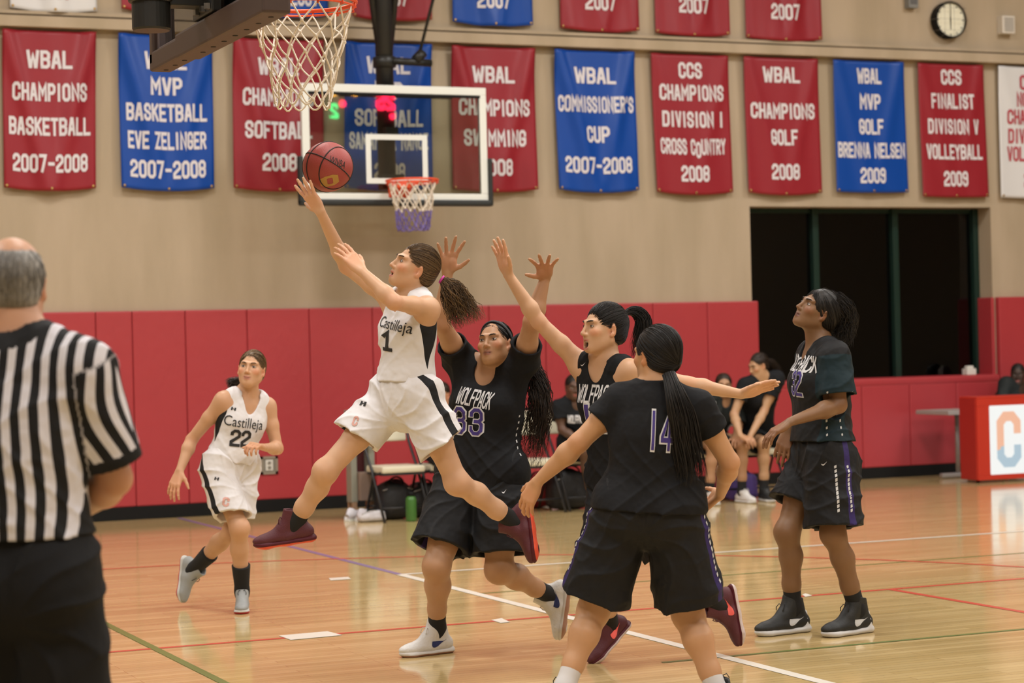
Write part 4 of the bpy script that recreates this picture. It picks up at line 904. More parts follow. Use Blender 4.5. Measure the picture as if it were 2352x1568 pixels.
    if face:
        flush = np.minimum(1, sk*A3(1.14, .84, .80))
        for s in (-1, 1): tint(H(s*.042, .066, -.026), A3(.022, .03, .02)*hs, flush, .7, R); tint(H(s*.075, -.005, -.012), A3(.018, .03, .035)*hs, sk*A3(1.12, .82, .76), .6, R); tint(H(s*.031, .085, .012), A3(.020, .02, .009)*hs, sk*.72, .5, R)
        tint(H(0, .104, -.034), A3(.012, .012, .01)*hs, flush, .5, R); tint(H(0, .092, -.0605), A3(.0235, .016, .0052)*hs, lips, .85, R); tint(H(0, .090, -.0715-mouth), A3(.021, .016, .0062)*hs, lips, .85, R)
        if mouth > .002: tint(H(0, .070, -.066-mouth*.5), A3(.0165, .021, .004+mouth*.5)*hs, (.05, .01, .01), 1, R)
        else: tint(H(0, .092, -.0655), A3(.022, .02, .0018)*hs, np.array(lips)*.35, .8, R)
    attr_c(me, 'tone', np.clip(tone, 0, 1)); body = link('body', me, skm, root)
    if face: face_parts(H, R, hs, root, browc, mouth)
    info = dict(J=J, H=H, R=R, hs=hs, root=root, up=up, fh=fh, fs=fs, ls=ls, lh=lh, pel=pel, L=L, S=S, g=g, fm=fm, chest=chest, rib=rib, waist=waist)
    if hair: hair(info)
    # ---- jersey
    def folds(p):
        q = p @ np.stack([ls, fs, up], 1); x, y, z = q[:, 0], q[:, 1], q[:, 2]; r1 = (1-np.abs(np.sin(z*24+x*13+2.2*np.sin(x*9+z*4)+y*11)))**2; r2 = (1-np.abs(np.sin(x*31-z*17+1.8*np.sin(z*11+y*8))))**2; m1 = .5+.5*np.sin(x*8+z*7+1.3); m2 = .5+.5*np.sin(z*10-x*6+y*9)
        return -.0075*r1*m1-.006*r2*m2+.0025
    if jersey:
        j = jersey; off = j.get('off', .014); F = Field(); torso(F, off, lo=j.get('hem', .06), low=0 if j.get('blouse') or j['kind'] == 'ref' else .016, k=.05); kind = j['kind']
        if j.get('drape'): F.cone(chest-up*.10*S, pel-up*(j.get('hem', .06)+.05), (.126*g)*S+off, j['drape']*g*S+off, .05, n=fm, fl=.82)
        if j.get('blouse'): F.cone(waist-up*.05, waist-up*.08, .135*g*S+off, .135*g*S+off, .05, n=fh, fl=.78)
        for e, sg in (('L', 1), ('R', -1)):
            sj = J['s'+e]; fr_ = .66 if kind == 'tank' else 1
            F.cone(nk-up*.05*S, lerp(nk, sj, fr_)-up*.008, .058*S+off*.8, .053*S*arm+off*.8, .05); F.cone(nk+up*.02*S, lerp(nk, sj, min(.62, fr_))+up*.012*S, .042*S+off*.5, .034*S+off*.8, .04)
            F.cone(lerp(sj, chest, .22 if kind != 'tank' else .42)-up*(.02 if kind != 'tank' else .05)*S, rib+ls*sg*.075*S*g, .058*S+off, .065*S*g+off, .05)
            if kind != 'tank':
                el = J['e'+e]; t = j.get('sleeve', .58); en = lerp(sj, el, t); ax_ = unit(el-sj); F.cone(sj, en, .054*S*arm+off*1.0, .050*S*arm+off*j.get('sflare', 1.3), .03, cut=ax_)
        if j.get('hemn') is not None: F.half(pel-up*j['hem'], -cv(*j['hemn']))
        else: F.half(pel-up*j.get('hem', .06), -up)
        F.warp(folds)
        for e, sg in (('L', 1), ('R', -1)):
            if kind != 'tank':
                el = J['e'+e]; t = j.get('sleeve', .58); en = lerp(sj := J['s'+e], el, t); ax_ = unit(el-sj); F.cone(en-ax_*.016, en+ax_*.05, .050*S*arm+off*j.get('sflare', 1.3)-.013, .050*S*arm+off*j.get('sflare', 1.3)-.011, .004, 's')
        nc = j.get('neck', .066)*S; F.cone(nk-up*.02*S+fs*.004, nk+up*.12*S+fs*.02, nc, nc*1.3, .006, 's')
        if kind == 'tank': F.cone(nk-up*.015*S+fs*.05, nk-up*j.get('vee', .085)*S+fs*.12, nc*.95, .016, .008, 's')
        else: F.cone(nk-up*.005*S+fs*.03, nk-up*.035*S+fs*.10, nc*.9, nc*.72, .008, 's')
        V, Q = F.mesh(vox); V = laplace(V, Q, 1, .4); me = np_mesh('jersey', V, Q); c_ = pel+up*.6*L; d_ = V-c_
        if kind == 'ref':
            u_ = d_ @ ls; lat = u_+.004*np.sin((V @ up)*13+u_*9); a_ = np.zeros(len(V))
            for e, sg in (('L', 1), ('R', -1)):
                sj, el = J['s'+e], J['e'+e]; ax_ = unit(el-sj); pr = unit(np.cross(ax_, fs)); pf = np.cross(pr, ax_); t = (V-sj) @ ax_; rad = np.linalg.norm(V-sj-t[:, None]*ax_, axis=1); m = ((V-sj) @ (ls*sg) > .012) & (rad < .12*S) & (t > -.02)
                th = np.arctan2((V-sj) @ pr, np.abs((V-sj) @ pf)+.02); lat[m] = (th*.085+.018*np.sin(t*16))[m]+.01; a_[m & (t > np.linalg.norm(el-sj)*j.get('sleeve', .58)-.035)] = 1
            colr = np.linalg.norm(V-(nk+up*.005), axis=1) < nc*1.42; a_[colr] = 1; attr_f(me, 'sd', lat/j['pitch']+.12); attr_f(me, 'trim', a_)
        else:
            ang = np.arctan2(np.abs(d_ @ ls), np.abs(d_ @ fm)+1e-6); hgt = (d_ @ up)/L; sdv = (np.where(hgt < .33, ang-1.18-.42*np.clip((.12-hgt)/.42, 0, 1.5), -1))
            for e in 'LR':
                sj, el = J['s'+e], J['e'+e]; ax_ = unit(el-sj); t = (V-sj) @ ax_; rad = np.linalg.norm(V-sj-t[:, None]*ax_, axis=1); sdv = np.where((t > .0) & (rad < .12*S) & ((V-sj) @ (ls*(1 if e == 'L' else -1)) > -.02), 5., sdv) if j.get('slv') else sdv
            attr_f(me, 'sd', sdv)
        info['jersey'] = link('jersey', me, j['mat'], root)
    if shorts:
        sh = shorts; F = Field(); off = .018; F.cone(pR+up*.05, pL+up*.05, .100*g*S+off, .100*g*S+off, .05, n=fh, fl=1.0); F.cone(pel+up*.0, waist-up*.02*S, .142*g*S+off, .122*g*S+off*.8, .05, n=fh, fl=.78); ax_ = {}
        for s in (-1, 1): F.ell(pel-fh*.06*S+lh*s*.07*S*g-up*.02*S, A3(.085, .08, .09)*S*g+off, .05, R=np.stack([lh, fh, up], 1))
        for e, sg in (('L', 1), ('R', -1)):
            h_, kn = J['p'+e], J['k'+e]; t = sh['len'][0 if e == 'L' else 1]; en = lerp(h_, kn, t)+lh*sg*.012; d_ = unit(en-h_); cn = d_ if 'cut' not in sh else unit(d_+cv(*sh['cut'][0 if e == 'L' else 1])); ax_[e] = (h_, en, d_, cn)
            F.cone(h_, en, .112*S*g+off*.5, sh['flare']*S, .022, n=fh, fl=sh.get('flat', .95), cut=cn)
        def fold2(p):
            q = p @ np.stack([lh, fh, up], 1); q = q-(pel-up*.08) @ np.stack([lh, fh, up], 1); x, y, z = q[:, 0], q[:, 1], q[:, 2]; an_ = np.arctan2(x, -z+.0001); rr = np.sqrt(x*x+z*z); r1 = (1-np.abs(np.sin(an_*5.5+1.5*np.sin(rr*13)+y*7)))**2*np.clip(rr*6, 0, 1); r2 = (1-np.abs(np.sin(z*19+x*15+2*np.sin(x*10+y*9))))**2*(.5+.5*np.sin(x*9+z*11))
            return -.010*r1-.007*r2+.004
        F.warp(fold2)
        F.half(waist-up*.02*S, up)
        for e in 'LR':                      # the hems hang open
            h_, en, d_, cn = ax_[e]; F.cone(en-d_*.07, en+d_*.06, sh['flare']*S*.70, sh['flare']*S*.93-.008, .004, 's', n=fh, fl=sh.get('flat', .95))
        V, Q = F.mesh(vox); V = laplace(V, Q, 1, .4); me = np_mesh('shorts', V, Q)
        mid = (V-pel) @ lh; sd = np.zeros(len(V))
        for e, sg in (('L', 1), ('R', -1)):
            h_, en, d_, cn = ax_[e]; m = mid*sg >= 0; out = unit(lh*sg-d_*(d_ @ (lh*sg))); fw = np.cross(out, d_); q = V[m]-h_; sd[m] = np.arctan2(q @ unit(fw)*sg, q @ out)*.12; sd[m] = np.where(np.abs(sd[m]) > .36, 9, sd[m])
        attr_f(me, 'sd', sd); info['shorts'] = link('shorts', me, sh['mat'], root); info['legax'] = ax_
    for e in 'LR':
        an, kn, to = J['a'+e], J['k'+e], J['t'+e]; sd = unit(kn-an)
        if socks:
            m_, ln = socks; F = Field(); c1 = lerp(an, kn, ln); F.cone(an+(an-kn)*.02, c1, .041*S, (.045 if ln < .4 else .056)*S, .02, cut=sd); o_, f_, _, u_, k_ = foot_frame(J, e, shoes or {}, S); F.cone(an, o_+f_*.07*k_+u_*.06*k_, .039*S, .030*S, .03); V, Q = F.mesh(vox); link('sock', np_mesh('sock', laplace(V, Q), Q), m_, root)
        if shoes: shoe(info, e, shoes, vox)
    return info
def face_parts(H, R, hs, root, browc, mouth):
    for s in (-1, 1):
        V = []; F = []; mi = []; n, m = 20, 8; c = A3(s*.0315, .0705, .001)
        def pt(u, v):                       # almond patch on the eyeball, u = across, v = up
            x, z = u*.0136, v*.0046*(1-abs(u)**2.2)+u*s*.0006; return H(c[0]+x, c[1]+math.sqrt(max(0, .0152**2-x*x-z*z)), c[2]+z)
        for i in range(n+1):
            for j in range(m+1): V.append(pt(-1+2*i/n, -1+2*j/m))
        for i in range(n):
            for j in range(m):
                F.append((i*(m+1)+j, (i+1)*(m+1)+j, (i+1)*(m+1)+j+1, i*(m+1)+j+1)); u = -1+2*(i+.5)/n; v = -1+2*(j+.5)/m; mi.append(1 if (u*.0134)**2+(v*.0046)**2 < .0052**2 else 0)
        e = link('eye', py_mesh('eye', V, F, True, mi), eye_m, root)
        b = MB(); b.tube([pt(u, 1.0) for u in np.linspace(-1, 1, 11)], [.0004*hs]+[.0011*hs]*9+[.0006*hs], 5); b.tube([pt(u, -1.0) for u in np.linspace(-1, 1, 9)], .0005*hs, 4); b.build('eyelash', eye_m[2], e)
        b = MB(); b.tube([H(s*x, y, z) for x, y, z in ((.013, .0965, .0185), (.022, .0945, .0225), (.034, .087, .025), (.043, .0785, .0235), (.049, .072, .019))], [.0018*hs, .0029*hs, .0028*hs, .0021*hs, .0008*hs], 7); b.build('eyebrow', brow[browc], root)
    if mouth > .006:
        b = MB(); b.tube([H(x, .0855-x*x*26, -.0665) for x in np.linspace(-.0125, .0125, 9)], .0032*hs, 6); b.build('teeth', tooth, root)
# ------------------------------------------------------------------ shoes
def foot_frame(J, e, sp, S):
    an, to, kn = J['a'+e], J['t'+e], J['k'+e]; up = unit(kn-an); i = 0 if e == 'L' else 1
    if sp.get('up') and sp['up'][i] is not None: up = cv(*sp['up'][i])
    f = unit(cv(*sp['aim'][i])) if sp.get('aim') else to-an
    k = S*sp.get('size', 1.)
    if sp.get('flat') and sp['flat'][i]:              # planted: the sole lies on the floor
        f = unit(A3(f[0], f[1], 0)); up = A3(0, 0, 1); o = A3(an[0], an[1], .002)-f*.050*k
    else: f = unit(f); up = unit(up-f*(up @ f)); o = an-up*.098*k-f*.050*k
    return o, f, np.cross(f, up), up, k
def shoe(info, e, sp, vox):
    J, S, root = info['J'], info['S'], info['root']; o, f, s_, up, k = foot_frame(J, e, sp, S)
    R = np.stack([f, s_, up], 1); G = lambda x, y, z: o+R @ (A3(x, y, z)*k)
    t = empty('shoe', o); t.parent = root; t.matrix_parent_inverse = root.matrix_basis.inverted()
    rock = lambda x: .018*max(0, (x-.16)/.1)**2
    hi = sp.get('high'); zt = .165 if hi else .108; F = Field(); F.cone(G(.0, 0, .048), G(.10, .0, .042), .036*k, .038*k, .02, n=up, fl=1.); F.cone(G(.10, 0, .040), G(.205, .004, .033), .040*k, .038*k, .02, n=up, fl=.72); F.cone(G(.205, .004, .033), G(.238, .004, .033), .038*k, .028*k, .02, n=up, fl=.72)
    F.cone(G(.165, 0, .045), G(.105, 0, .082), .028*k, .033*k, .025); F.cone(G(.105, 0, .082), G(.075, 0, .118), .033*k, .036*k, .02); F.cone(G(.018, 0, .055), G(.045, 0, zt-.01), .036*k, .040*k, .02); F.cone(G(.072, 0, .10), G(.062, 0, zt-.005), .037*k, .038*k, .02)
    F.half(G(0, 0, .014), -up); F.half(G(.05, 0, zt), unit(up-f*.22))
    F.cone(G(.052, 0, zt-.03), G(.054, 0, zt+.1), .036*k, .040*k, .004, 's')
    V, Q = F.mesh(min(vox, .0052)); up_o = link('upper', np_mesh('upper', laplace(V, Q), Q), sp['upper'], t)
    F = Field(); F.cone(G(-.004, 0, .014), G(.10, 0, .012), .040*k, .038*k, .015, n=up, fl=.5); F.cone(G(.10, 0, .012), G(.205, .004, .012), .040*k, .046*k, .015, n=up, fl=.45); F.cone(G(.205, .004, .012), G(.236, .004, .018), .046*k, .030*k, .015, n=up, fl=.5)
    F.cone(G(-.016, 0, .02), G(-.010, 0, .045 if not sp.get('heelcup') else .085), .022*k, .016*k, .015)
    if sp.get('heelcup'): F.cone(G(.0, .026, .02), G(.002, .026, .06), .014*k, .012*k, .02); F.cone(G(.0, -.026, .02), G(.002, -.026, .06), .014*k, .012*k, .02); F.half(G(0, 0, 0), -up)
    V, Q = F.mesh(min(vox, .0052)); V = laplace(V, Q); me = np_mesh('sole', V, Q); attr_f(me, 'sd', (V-o) @ up/k); link('sole', me, sp['sole'], t)
    b = MB()
    for i in range(6):
        x = .165-.0135*i; z = .066+.011*i; w = .021-.0005*i
        b.tube([G(x+.004*q, q*w, z-.016*q*q+.008) for q in (-1, -.5, 0, .5, 1)], .0026*k, 5)
    for q in (-1, 1): b.tube([G(.105, 0, .125), G(.118, q*.018, .134), G(.128, q*.026, .118), G(.130, q*.024, .104)], .0022*k, 5)
    b.build('laces', sp.get('lace', sp['upper']), t)
    if sp.get('mark'):
        bz = lambda a_, b_, c_, n: [tuple(np.array(a_)*(1-t)**2+2*np.array(b_)*t*(1-t)+np.array(c_)*t*t) for t in np.linspace(0, 1, n)]
        SW = bz((-.036, .020), (-.056, -.034), (.004, -.012), 9)+[(.036, .008), (.068, .026)]+bz((.068, .026), (.0, -.002), (-.018, -.004), 6)[1:]+bz((-.018, -.004), (-.036, -.004), (-.036, .020), 5)[1:-1]
        V2, F2 = poly2d([(x*.8, y*.8) for x, y in SW]); V2 = V2*k; bv = bvh_of(up_o)
        for q in (-1, 1): mark_side(V2, F2, G, f, up, q, bv, sp['mark'], t)
def mark_side(V2, F2, G, f, up, q, bv, m, t):
    X = -f if q < 0 else f                     # seen from outside, X x up points away from the shoe
    N = np.cross(X, up); c = G(.075, 0, .052); s_ = np.cross(f, up)
    if N @ s_*q < 0: X = -X
    V = V2*np.array([1 if X @ f < 0 else -1, 1])   # the thick end sits at the toe, the tail runs to the heel
    decal('mark', V, F2, c, X, up, bv, m, t, off=.002, reach=.09)
# ------------------------------------------------------------------ hair
def strands(paths, r, seg=3):
    """thin tapering locks; paths = array (n, m, 3)"""
    Pn = np.asarray(paths, float); n, m, _ = Pn.shape; T = np.gradient(Pn, axis=1); T /= np.linalg.norm(T, axis=2, keepdims=True)+1e-9
    ref = A3(.31, .2, .93); a = np.cross(T, ref); a /= np.linalg.norm(a, axis=2, keepdims=True)+1e-9; b = np.cross(T, a); pr = np.interp(np.linspace(0, 1, m), [0, .1, .7, 1], [.8, 1, .85, .15])[None, :, None]
    r = np.asarray(r).reshape(-1, 1, 1)*pr; V = np.stack([Pn+r*(a*math.cos(q)+b*math.sin(q)) for q in (0, 2*PI/3, 4*PI/3)], 2).reshape(-1, 3)
    i = np.arange(n)[:, None, None]*m*3; jj = np.arange(m-1)[None, :, None]*3; k = np.arange(3)[None, None, :]; k2 = (k+1) % 3
    Q = np.stack([i+jj+k, i+jj+k2, i+jj+3+k2, i+jj+3+k], -1).reshape(-1, 4); return V, Q
def link_strands(name, paths, r, m, parent, seed=0):
    V, Q = strands(paths, r); me = np_mesh(name, V, Q); n, k, _ = np.asarray(paths).shape; attr_f(me, 'lock', np.repeat(np.random.default_rng(seed).random(n)**1.5, k*3)); return link(name, me, m, parent)
def spline(pts, n):
    pts = np.asarray(pts, float); t = np.linspace(0, len(pts)-1, n); out = []
    for x in t:
        i = min(int(x), len(pts)-2); f = x-i; p0, p1, p2, p3 = pts[max(i-1, 0)], pts[i], pts[i+1], pts[min(i+2, len(pts)-1)]
        out.append(.5*((2*p1)+(-p0+p2)*f+(2*p0-5*p1+4*p2-p3)*f*f+(-p0+3*p1-3*p2+p3)*f**3))
    return np.array(out)
def hair_cap(info, m, root_l=(0, -.10, .02), vol=1.0, line=.066, nape=-.055, n=420, seed=1, sideburn=.0, name='hair', lift=0., vox=.005, fuzz=.0015, puff=0):
    H, R, hs = info['H'], info['R'], info['hs']; F = Field(); rx, ry, rz = .0768*vol, .0965*vol, .0915*vol; c = A3(0, -.02, .022+lift)
    F.ell(H(*c), A3(rx, ry, rz)*hs, .01, R=R); F.ell(H(0, -.045, -.035), A3(.0625*vol, .056*vol, .05)*hs, .03, R=R)
    F.ell(H(0, .135, line-.105), A3(.088, .092, .108)*hs, .026, 's', R=R)
    for s in (-1, 1): F.ell(H(s*.092, .022, -.036), A3(.034, .040, .050)*hs, .018, 's', R=R)
    if puff: F.ell(H(0, -.062, .012), A3(.082, .078, .098)*puff*hs, .03, R=R)
    F.half(H(0, 0, nape), -R[:, 2]+R[:, 1]*.35, .03); V, Q = F.mesh(vox); V = laplace(V, Q); q = (V-H(0, 0, 0)) @ R/hs; me = np_mesh(name, V, Q)
    attr_f(me, 'lock', np.clip(.35+.5*np.sin(q[:, 0]*420+q[:, 2]*160)*.6, 0, 1)); o = link(name, me, m, info['root'])
    # combed locks, from the hairline back to the gathered root
    rg = np.random.default_rng(seed); bv = bvh_of(o); P_ = []; rl = unit(A3(*root_l)-c)
    ql = (V-H(*c)) @ R/hs; front = np.nonzero(ql[:, 1] > -.03)[0]; rim_ = front[np.argsort(-(ql[front, 1]-.35*ql[front, 2]))[:max(60, len(front)//4)]]
    for i in range(int(n*2)):
        v = ql[rg.choice(rim_)] if i % 2 else ql[rg.integers(len(ql))]; d0 = unit(v); path = []
        om = math.acos(np.clip(d0 @ rl, -1, 1)); s0 = 0.0; s1 = 1-.5*rg.random()*(i % 2 == 0)
        if om < .25: continue
        for t in np.linspace(s0, s1, 16):
            d = unit((math.sin((1-t)*om)*d0+math.sin(t*om)*rl)/max(1e-6, math.sin(om))); w = R @ d; h = bv.ray_cast(Vector(H(*c)+w*.22), Vector(-w), .16)
            if h[0] is None:
                if path: break
                continue
            path.append(np.array(h[0])+w*(fuzz*(.4+rg.random())+.0008))
        if len(path) > 6 and max(np.linalg.norm(path[k+1]-path[k]) for k in range(len(path)-1)) < .04:
            path = np.array(path); q = np.linspace(0, len(path)-1, 9); P_.append(np.stack([np.interp(q, np.arange(len(path)), path[:, k]) for k in range(3)], 1))
    if P_: link_strands('locks', P_, rg.uniform(.0009, .0019, len(P_)), m, o, seed)
    return o
def ponytail(info, m, pts, n=300, r0=.016, r1=.045, curl=0., frizz=.006, seed=2, name='ponytail', rs=(.0011, .0022), ragged=.25, tie=None, flat=.75):
    """locks gathered at the tie, swinging along the path and fanning out towards the tips"""
    rg = np.random.default_rng(seed); C_ = spline(pts, 15); T = np.gradient(C_, axis=0); T /= np.linalg.norm(T, axis=1, keepdims=True); a = np.cross(T, CB); a /= np.linalg.norm(a, axis=1, keepdims=True)+1e-9; b = np.cross(T, a); P_ = []
    t = np.linspace(0, 1, 15)
    for i in range(n):
        th = rg.uniform(0, 2*PI); q = math.sqrt(rg.random()); w = np.interp(t, [0, .08, .35, .75, 1], [r0*.8, r0*.8, r0*.5+r1*.62, r1, r1*1.05])*q; ln = 1-ragged*rg.random()
        ph = rg.random()*6; wob = np.stack([np.sin(t*7+ph), np.cos(t*6+ph*2)], 1)*frizz*t[:, None]*2
        if curl: k_ = rg.integers(0, 9); wob = wob+np.stack([np.sin(t*30+k_*2.1), np.cos(t*30+k_*2.1)], 1)*curl*np.clip(t*3, 0, 1)[:, None]
        p = C_+a*(w*math.cos(th)+wob[:, 0])[:, None]+b*(w*math.sin(th)*flat+wob[:, 1])[:, None]
        tt = t*ln; P_.append(np.stack([np.interp(tt, t, p[:, k]) for k in range(3)], 1))
    o = link_strands(name, P_, rg.uniform(*rs, n), m, info['root'], seed)
    if tie:
        g = MB(); c = C_[0]+T[0]*.006; e1, e2 = a[0], b[0]; g.tube([c+e1*math.cos(q)*r0*.95+e2*math.sin(q)*r0*.95 for q in np.linspace(0, 2*PI, 17)[:-1]], .0055, 8, closed=True); g.build('hair_tie', tie, info['root'])
    return o
# lettering and trim on the garments
def jersey_text(info, kind, txt, c, width, height, m, right, upv, back=None, hw=.36, gap=1.0, slant=0., name='lettering', off=.003, outline=None):
    V2, F2 = block_text(txt, width, height, hw=hw, gap=gap, step=.35) if kind == 'block' else font_text(txt, height)
    if kind != 'block': V2 = V2*np.array([width/(V2[:, 0].max()-V2[:, 0].min()), 1])
    V2 = V2.copy(); V2[:, 0] += slant*V2[:, 1]; bv = bvh_of(info['jersey'])
    return decal(name, V2, F2, c, right, upv, bv, m, info['jersey'], off=off)
def on_torso(info, u, v, side=1): # u = across (wearer's left +), v = height fraction, point well outside
    return info['pel']+info['up']*v*info['L']+info['ls']*u
def dashes(info, target, a, b, outdir, n, w, h, m, ang=0., skip=0., name='trim_dot'):
    """a column of small pale dashes down the side of a garment"""
    bv = bvh_of(info[target]); ax = unit(b-a); out = unit(outdir-ax*(outdir @ ax)); tw = np.cross(ax, out); d = unit(out*math.cos(ang)+tw*math.sin(ang)); X = unit(np.cross(-ax, d)); Vs = []; Fs = []
    for i in range(n):
        c = lerp(a, b, (i+.5)/n); hh = h*(1-.3*abs(2*i/n-1)); pts = []
        for x, y in ((-w/2, -hh/2), (w/2, -hh/2+w*.4), (w/2, hh/2+w*.4), (-w/2, hh/2)):
            p = c+X*x-ax*y+d*.3; q = bv.ray_cast(Vector(p), Vector(-d), .45)
            if q[0] is None: break
            pts.append(np.array(q[0])+d*.0025)
        if len(pts) == 4: o = len(Vs); Vs += pts; Fs.append((o, o+1, o+2, o+3))
    if Fs: link(name, py_mesh(name, Vs, Fs), m, info[target])
# ------------------------------------------------------------------ people
wj = attr_cloth('white_jersey', (.69, .67, .68), [(0, 2.5, (.012, .012, .013))])
ws = attr_cloth('white_shorts', (.69, .67, .68), [(-.022, .022, (.012, .012, .013))])
bj = mat('black_jersey', (.0095, .0097, .0112), .8, bump=.3, bscale=14, spec=.18)
bsh = attr_cloth('black_shorts', (.0095, .0097, .0112), [(.02, .052, (.03, .018, .10))], .72)
refc = attr_cloth('striped_shirt', (.60, .58, .62), [(.48, 1.1, (.008, .008, .009))], repeat=True)
nt = refc.node_tree; b_ = nt.nodes['Principled BSDF']; prev = b_.inputs['Base Color'].links[0].from_socket; at = nd(nt, 'ShaderNodeAttribute', attribute_name='trim'); mx = nd(nt, 'ShaderNodeMix', data_type='RGBA')
nt.links.new(math_n(nt, 'GREATER_THAN', at.outputs['Fac'], .5), mx.inputs[0]); nt.links.new(prev, mx.inputs[6]); mx.inputs[7].default_value = (.008, .008, .009, 1); nt.links.new(mx.outputs[2], b_.inputs['Base Color'])
pantm = mat('black_trousers', (.009, .009, .0098), .85, spec=.2, bump=.3, bscale=10)
socb = mat('black_sock', (.009, .009, .010), .9); textb = mat('black_print', (.015, .015, .016), .7); textw = mat('white_print', (.62, .62, .64), .7); textp = mat('purple_print', (.045, .026, .20), .7); trimw = mat('white_trim', (.55, .55, .55), .7)
maroon = mat('maroon_knit', (.085, .012, .02), .6, bump=.09, bscale=160); coral = mat('coral_mark', (.85, .12, .10), .5)
solem = attr_cloth('maroon_orange_sole', (.085, .012, .02), [(-.01, .006, (.75, .10, .05))], .5); solew = attr_cloth('maroon_white_sole', (.085, .012, .02), [(-.01, .016, (.6, .5, .48))], .5)
whites = mat('white_leather', (.62, .60, .58), .5, bump=.15, bscale=60); solegum = attr_cloth('white_gum_sole', (.6, .57, .54), [(-.01, .009, (.33, .17, .11))], .5); navy = mat('navy_mark', (.012, .02, .10), .5)
greys = mat('grey_knit', (.30, .31, .31), .6, bump=.08, bscale=160); solered = attr_cloth('white_red_sole', (.58, .58, .56), [(-.01, .012, (.42, .02, .03))], .5)
blacks = mat('black_knit', (.012, .013, .013), .6, bump=.08, bscale=160); solewh = mat('white_foam_sole', (.58, .57, .56), .55)
pinkt = mat('pink_elastic', (.60, .05, .35), .6)
def number(info, txt, c, wdt, hgt, rightv, upv, slant=0.):
    jersey_text(info, 'block', txt, c, wdt*1.09, hgt*1.07, textw, rightv, upv, hw=.54, gap=1.35, slant=slant, name='number', off=.003)
    jersey_text(info, 'block', txt, c, wdt*.97, hgt*.97, textp, rightv, upv, hw=.36, gap=1.65, slant=slant, name='number', off=.0048)
def wolf_trim(i, side, jt=True, st=True):
    sg = 1 if side == 'L' else -1
    if jt:
        a = i['pel']+i['up']*i['L']*.62+i['ls']*sg*.05; b = i['pel']+i['up']*i['L']*.22+i['ls']*sg*.05
        for q in (-.25, .3): dashes(i, 'jersey', a, b, i['ls']*sg, 7, .009, .014, trimw, q)
    if st:
        h_, en, d_, cn = i['legax'][side]
        for q in (-.28, .22): dashes(i, 'shorts', lerp(h_, en, .05), lerp(h_, en, .82), i['lh']*sg, 11, .012, .019, trimw, q)

def hit(i, px, py, target='jersey'):
    bv = i.setdefault('bvh_'+target, bvh_of(i[target])); d = unit(P(px, py, 1.)-CAMP); h = bv.ray_cast(Vector(CAMP), Vector(d)); return None if h[0] is None else np.array(h[0])
def text_px(i, kind, txt, a, b, hgt, m, target='jersey', off=.003, hw=.36, gap=1., slant=0., name='lettering', wscale=1., reach=.2):
    """prints lettering on a garment between two points of the cloth"""
    A_, B_ = hit(i, *a, target), hit(i, *b, target)
    if A_ is None or B_ is None: print('no cloth under', txt, a, b, A_ is None, B_ is None); return
    X = B_-A_; w = np.linalg.norm(X)*wscale; X = unit(X); up = i['up']; Y = unit(up-X*(up @ X)); bv = i['bvh_'+target]
    if kind == 'block': V2, F2 = block_text(txt, w, hgt, hw=hw, gap=gap, step=.35)
    elif kind == 'tick': V2, F2 = poly2d([(-w*.5, hgt*.2), (-w*.38, -hgt*.35), (-w*.15, -hgt*.5), (w*.5, hgt*.5), (-w*.1, -hgt*.12), (-w*.32, -hgt*.05)])
    else: V2, F2 = font_text(txt, hgt); V2 = V2*np.array([w/(V2[:, 0].max()-V2[:, 0].min()), 1])
    V2 = V2.copy(); V2[:, 0] += slant*V2[:, 1]
    return decal(name, V2, F2, (A_+B_)/2, X, Y, bv, m, i[target], off=off, reach=reach)
def number_px(i, txt, a, b, hgt, slant=0., target='jersey'):
    text_px(i, 'block', txt, a, b, hgt*1.07, textw, target, .0028, .46, 1.25, slant, 'number_lettering', 1.06); text_px(i, 'block', txt, a, b, hgt*.97, textp, target, .0046, .29, 1.5, slant, 'number_lettering', .97)
TEAM = 'players on the court'
# 1 -- the leaping shooter
i1 = person('person', 'player in white number 1 leaping and reaching up with the red ball', 9.75,
    dict(root=(900, 1440), pL=(968, 928, -.07), pR=(893, 925, .07), sL=(983, 707, -.11), sR=(902, 690, .11), nk=(945, 680, .0), hc=(953, 612, -.02),
         eR=(796, 612, .12), wR=(737, 488, -.05), eL=(905, 694, -.36), wL=(832, 624, -.30), hL=(796, 582, -.27),
         kR=(748, 1082, -.02), aR=(678, 1200, .10), tR=(585, 1268, .08), kL=(1050, 1108, -.05), aL=(1178, 1196, .14), tL=(1212, 1300, .14)),
    S=.98, g=.86, skin=(.60, .355, .215), look=(-.86, .34, .38), hup=(.32, .94, .05), hh=.222, lips=(.5, .17, .15), browc='brown', mouth=.006, arm=.92, leg=.95,
    hands={'R': dict(d=(-.53, .84, .06), n=(.62, .36, -.70), curl=.04, spread=.20, thumb=.9), 'L': dict(n=(-.45, -.5, -.75), curl=.14, spread=.10, thumb=.3)},
    hair=lambda i: (hair_cap(i, HAIR['brown'], root_l=(0, -.115, .012), seed=3, vol=1.0), ponytail(i, HAIR['brown'], [P(1012, 640, 9.76), P(1030, 655, 9.76), P(1050, 690, 9.77), P(1068, 722, 9.78), P(1078, 748, 9.78)], n=520, r0=.017, r1=.078, frizz=.010, curl=.007, tie=pinkt, seed=4, ragged=.4)),
    jersey=dict(kind='tank', mat=wj, hem=-.10, off=.013, vee=.07, blouse=True, drape=.132), shorts=dict(mat=ws, len=(.52, .50), flare=.128, cut=[(.1, .2, .05), (.1, -.2, 0)]), socks=(socb, .37),
    shoes=dict(upper=maroon, sole=solem, lace=maroon, high=True, aim=[(.12, -.97, .15), (-.97, -.13, .1)], up=[(-.95, -.1, -.1), (-.12, .98, .05)], size=.98))
